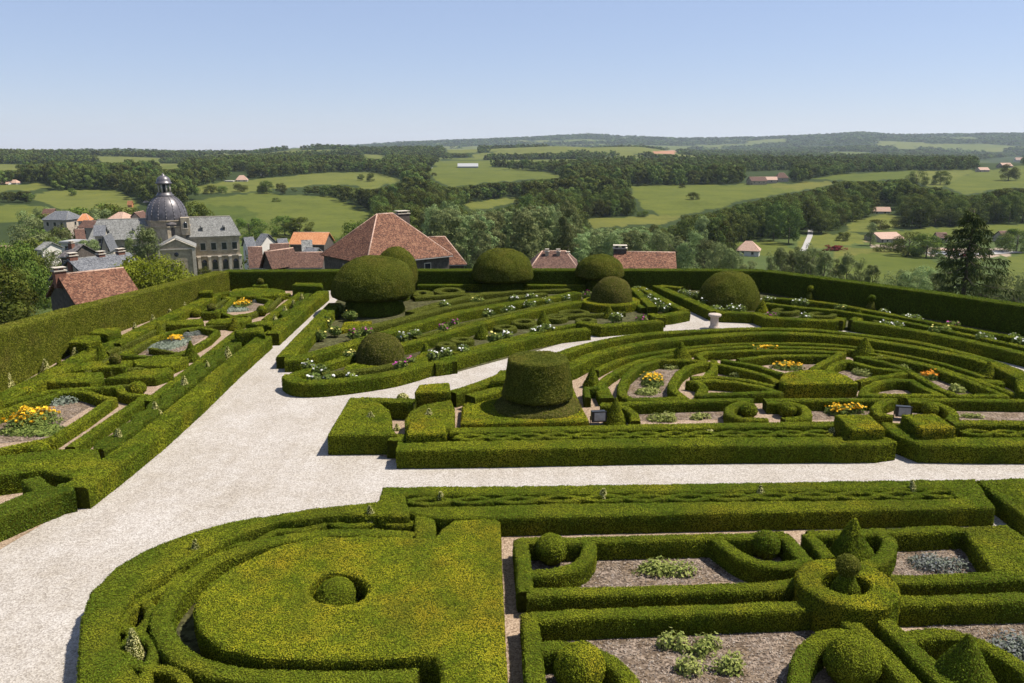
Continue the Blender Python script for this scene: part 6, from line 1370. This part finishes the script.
for sx, x0, x1 in ((-1, XL, -5.2), (1, 5.2, XR)):
    b = MB(); b.box(((x0+x1)/2, 0, ze/2-1), (x1-x0, 10, ze+2)); cpart(b, 'wing_wall', 'stone')
    b = MB(); hx0, hx1 = (x0-.5, x1) if sx < 0 else (x0, x1+.5); zz0 = ze-.1
    if sx < 0: r0, r1 = x0+2.2, x1
    else: r0, r1 = x0, x1-2.2
    slab_roof(b, [(hx0, -5.6, zz0), (hx1, -5.6, zz0), (r1, .02, zr), (r0, .02, zr)], .25); slab_roof(b, [(hx1, 5.6, zz0), (hx0, 5.6, zz0), (r0, -.02, zr), (r1, -.02, zr)], .25)
    xe, rr = (hx0, r0) if sx < 0 else (hx1, r1); slab_roof(b, [(xe, -5.6, zz0), (xe, 5.6, zz0), (rr, 0, zr)], .25)
    ro = cpart(b, 'wing_roof', 'slate_grey')
    b = MB(); b.box(((r0+r1)/2, 0, zr+.28), (abs(r1-r0), .5, .22)); b.build('ridge_capping', M['stone_pale'], ro)
    for q in (.3, .72):
        xx = x0+(x1-x0)*q; dz = zz0+(zr-zz0)*.35; dy = -5.6*.65
        b = MB(); b.box((xx, dy-.2, dz+.5), (.9, .9, .9)); b.lathe([(.45, 0), (.45, .5), (.02, .8)], (xx, dy-.2, dz+.9), 10); dm = b.build('dormer', M['slate_grey'], ro)
        b = MB(); b.box((xx, dy-.67, dz+.55), (.5, .04, .5)); b.build('dormer_window', M['glass_dark'], dm)
    b = MB(); b.box(((x0+x1)/2, -5.08, ze-.25), (x1-x0+.3, .36, .45)); b.box(((x0+x1)/2, -5.12, ze*.49), (x1-x0+.3, .44, .35)); cpart(b, 'cornice', 'stone_pale')
    for k in range(5):
        xx = x0+(x1-x0)*(k+.5)/5; cwin(xx, -5.03, ze*.74, 1.5, 2.2); cwin(xx, -5.03, ze*.22, 1.7, 2.4, 0, True)
    for k in range(6):
        xx = x0+(x1-x0)*k/5*.98+.2; b = MB(); b.box((xx, -5.55, ze*.23), (.9, 1.1, ze*.46+.2)); b.box((xx, -5.55, ze*.47), (1.1, 1.35, .25)); cpart(b, 'buttress', 'stone_pale')
    cwin(x1+.03 if sx > 0 else x0-.03, 0, ze*.74, 1.5, 2.2, R(90)*sx)
# projecting pavilion with pediment
zp = zz(243); za = zz(234.5)
b = MB(); b.box((2.2, -9.5, zp/2-1), (11, 12.2, zp+2)); b.add([(-3.3, -15.6, zp), (7.7, -15.6, zp), (2.2, -15.6, za)], [(0, 1, 2)]); cpart(b, 'pavilion_wall', 'stone')
b = MB(); slab_roof(b, [(-3.7, -15.9, zp), (-3.7, -2, zp), (2.2, -2, za+.25), (2.2, -15.9, za+.25)], .2); slab_roof(b, [(8.1, -15.9, zp), (8.1, -2, zp), (2.2, -2, za+.25), (2.2, -15.9, za+.25)], .2); cpart(b, 'pavilion_roof', 'slate_grey')
b = MB(); 
for s in (-1, 1): 
    a = np.array([2.2, -15.75, za+.05]); e = np.array([2.2+s*5.8, -15.75, zp-.1]); b.tube(a, e, .28, .28, 6)
b.box((2.2, -15.7, zp-.35), (11.5, .4, .4)); cpart(b, 'pediment', 'stone_pale')
for xx in (-2.9, 7.3):
    b = MB(); b.box((xx, -15.72, zp*.48), (1.0, .36, zp*.96)); cpart(b, 'pilaster', 'stone_pale')
b = MB(); b.box((2.2, -15.66, 2.0), (2.4, .2, 4.2)); b.box((2.2, -15.74, 4.3), (3.2, .4, .35)); cpart(b, 'door', ('wood_bark',))
b = MB(); b.tube((2.2, -15.5, zp*.8), (2.2, -15.72, zp*.8), .65, .65, 18); cpart(b, 'round_window', 'glass_dark')
# stair turret, drum, dome, lantern
b = MB(); b.lathe([(7.6, 0), (7.6, zz(226)), (7.9, zz(226)+.2), (7.9, zz(225)+.2)], (0, 0, 0), 8, 0, False); b.lathe([(6.6, zz(226)), (6.6, zz(220.2)), (7.0, zz(219.8)), (7.0, zz(219.2)), (0.1, zz(219))], (0, 0, 0), 8, 0, False); cpart(b, 'drum', 'stone')
b = MB(); b.box((5.4, -5.6, zz(225)), (2.6, 3.0, 5.5)); cpart(b, 'drum_gable', 'stone'); cwin(5.4, -7.13, zz(224.5), 1.1, 1.3, 0, True)
R_ = 19*SC; hd = zz(194.5)-zz(219.5)
b = MB(); b.lathe([(R_*math.cos(a)**.92*1.0, zz(219.5)+hd*math.sin(a)**.95) for a in np.linspace(0, math.pi/2-.06, 18)]+[(.1, zz(194.5))], (0, 0, 0), 40)
dome = cpart(b, 'dome', 'lead')
for k in range(16):
    a = 2*math.pi*k/16; b = MB(); pr = [(R_*math.cos(t)**.92+.05, zz(219.5)+hd*math.sin(t)**.95) for t in np.linspace(0, math.pi/2-.1, 12)]
    for (ra, z0), (rb, z1) in zip(pr[:-1], pr[1:]): b.tube((ra*math.cos(a), ra*math.sin(a), z0), (rb*math.cos(a), rb*math.sin(a), z1), .1, .1, 5)
    b.build('rib', M['lead'], dome)
b = MB(); b.lathe([(2.6, zz(196)), (2.6, zz(194.3)), (2.2, zz(194)), (2.2, zz(192.6)), (.1, zz(192.5))], n=16); lt = cpart(b, 'lantern', 'lead')
for k in range(8):
    a = 2*math.pi*(k+.5)/8; b = MB(); b.tube((1.75*math.cos(a), 1.75*math.sin(a), zz(192.8)), (1.75*math.cos(a), 1.75*math.sin(a), zz(183.6)), .24, .24, 8); b.build('column', M['stone_pale'], lt)
b = MB(); b.tube((0, 0, zz(192.8)), (0, 0, zz(183.6)), 1.15, 1.15, 12); b.build('core', M['glass_dark'], lt)
b = MB(); b.lathe([(.1, zz(184)), (2.5, zz(184)), (2.5, zz(182.6)), (2.15, zz(182.2)), (2.1, zz(180)), (1.7, zz(177.6)), (1.0, zz(176)), (.5, zz(175.4)), (.5, zz(174.6)), (.25, zz(174.3)), (.02, zz(172.5))], n=20); b.build('cupola', M['lead'], lt)
b = MB(); b.lathe([(1.3, 0), (1.3, zz(224)), (1.7, zz(223.7)), (1.5, zz(222)), (.5, zz(220.6)), (.02, zz(219))], (1.2, -5.9, 0), 12); cpart(b, 'stair_turret', ('slate_dark',))

# ================================================================== LIGHT, SKY AND AIR
SUN_AZ, SUN_EL = R(80), R(59)
sun = bpy.data.objects.new('sun', bpy.data.lights.new('sun', 'SUN')); COL.objects.link(sun)
sd = Vector((math.sin(SUN_AZ)*math.cos(SUN_EL), math.cos(SUN_AZ)*math.cos(SUN_EL), math.sin(SUN_EL)))
sun.rotation_euler = (-sd).to_track_quat('-Z', 'Y').to_euler(); sun.location = (40, 40, 90)
sun.data.energy = 5.0; sun.data.angle = R(.5); sun.data.color = (1, .94, .84)
SKYC = (5.6, 6.9, 9.6)
w = bpy.data.worlds.new('World'); S.world = w; w.use_nodes = True; nt = w.node_tree
sk = nt.nodes.new('ShaderNodeTexSky'); sk.sky_type = 'NISHITA'; sk.sun_disc = False; sk.sun_elevation = SUN_EL; sk.sun_rotation = SUN_AZ; sk.altitude = 200; sk.air_density = 1.0; sk.dust_density = .15; sk.ozone_density = 2.0
bg = nt.nodes['Background']; tint = mix(nt, .38, mix(nt, 1.0, sk.outputs[0], (1.02, .96, 1.09), 'MULTIPLY'), SKYC); nt.links.new(tint, bg.inputs['Color']); bg.inputs['Strength'].default_value = .057
# the air
if HAZE:
    mb = MB(); lo = float(Z.min())-5; hi = 235.0; mb.box((0, 0, (lo+hi)/2), (24600, 24600, hi-lo)); o = mb.build('haze', [])
    m = bpy.data.materials.new('haze_air'); m.use_nodes = True; nt = m.node_tree; nt.nodes.remove(nt.nodes['Principled BSDF']); v = nt.nodes.new('ShaderNodeVolumePrincipled')
    v.inputs['Color'].default_value = (.72, .85, 1.0, 1); v.inputs['Density'].default_value = HAZE; v.inputs['Anisotropy'].default_value = .2
    nt.links.new(v.outputs[0], nt.nodes['Material Output'].inputs['Volume']); o.data.materials.append(m); o['kind'] = 'stuff'; o['label'] = 'thin blue summer haze over the countryside'
vs = S.view_settings; S.display_settings.display_device = 'sRGB'; vs.view_transform = 'Standard'; vs.look = 'None'; vs.gamma = 1; vs.exposure = EXPO; vs.use_curve_mapping = False
S.cycles.use_denoising = True; S.cycles.denoising_input_passes = 'RGB_ALBEDO_NORMAL'; S.cycles.denoising_prefilter = 'ACCURATE'; S.cycles.max_bounces = 6; S.cycles.diffuse_bounces = 2; S.cycles.transparent_max_bounces = 4; S.cycles.volume_bounces = 0
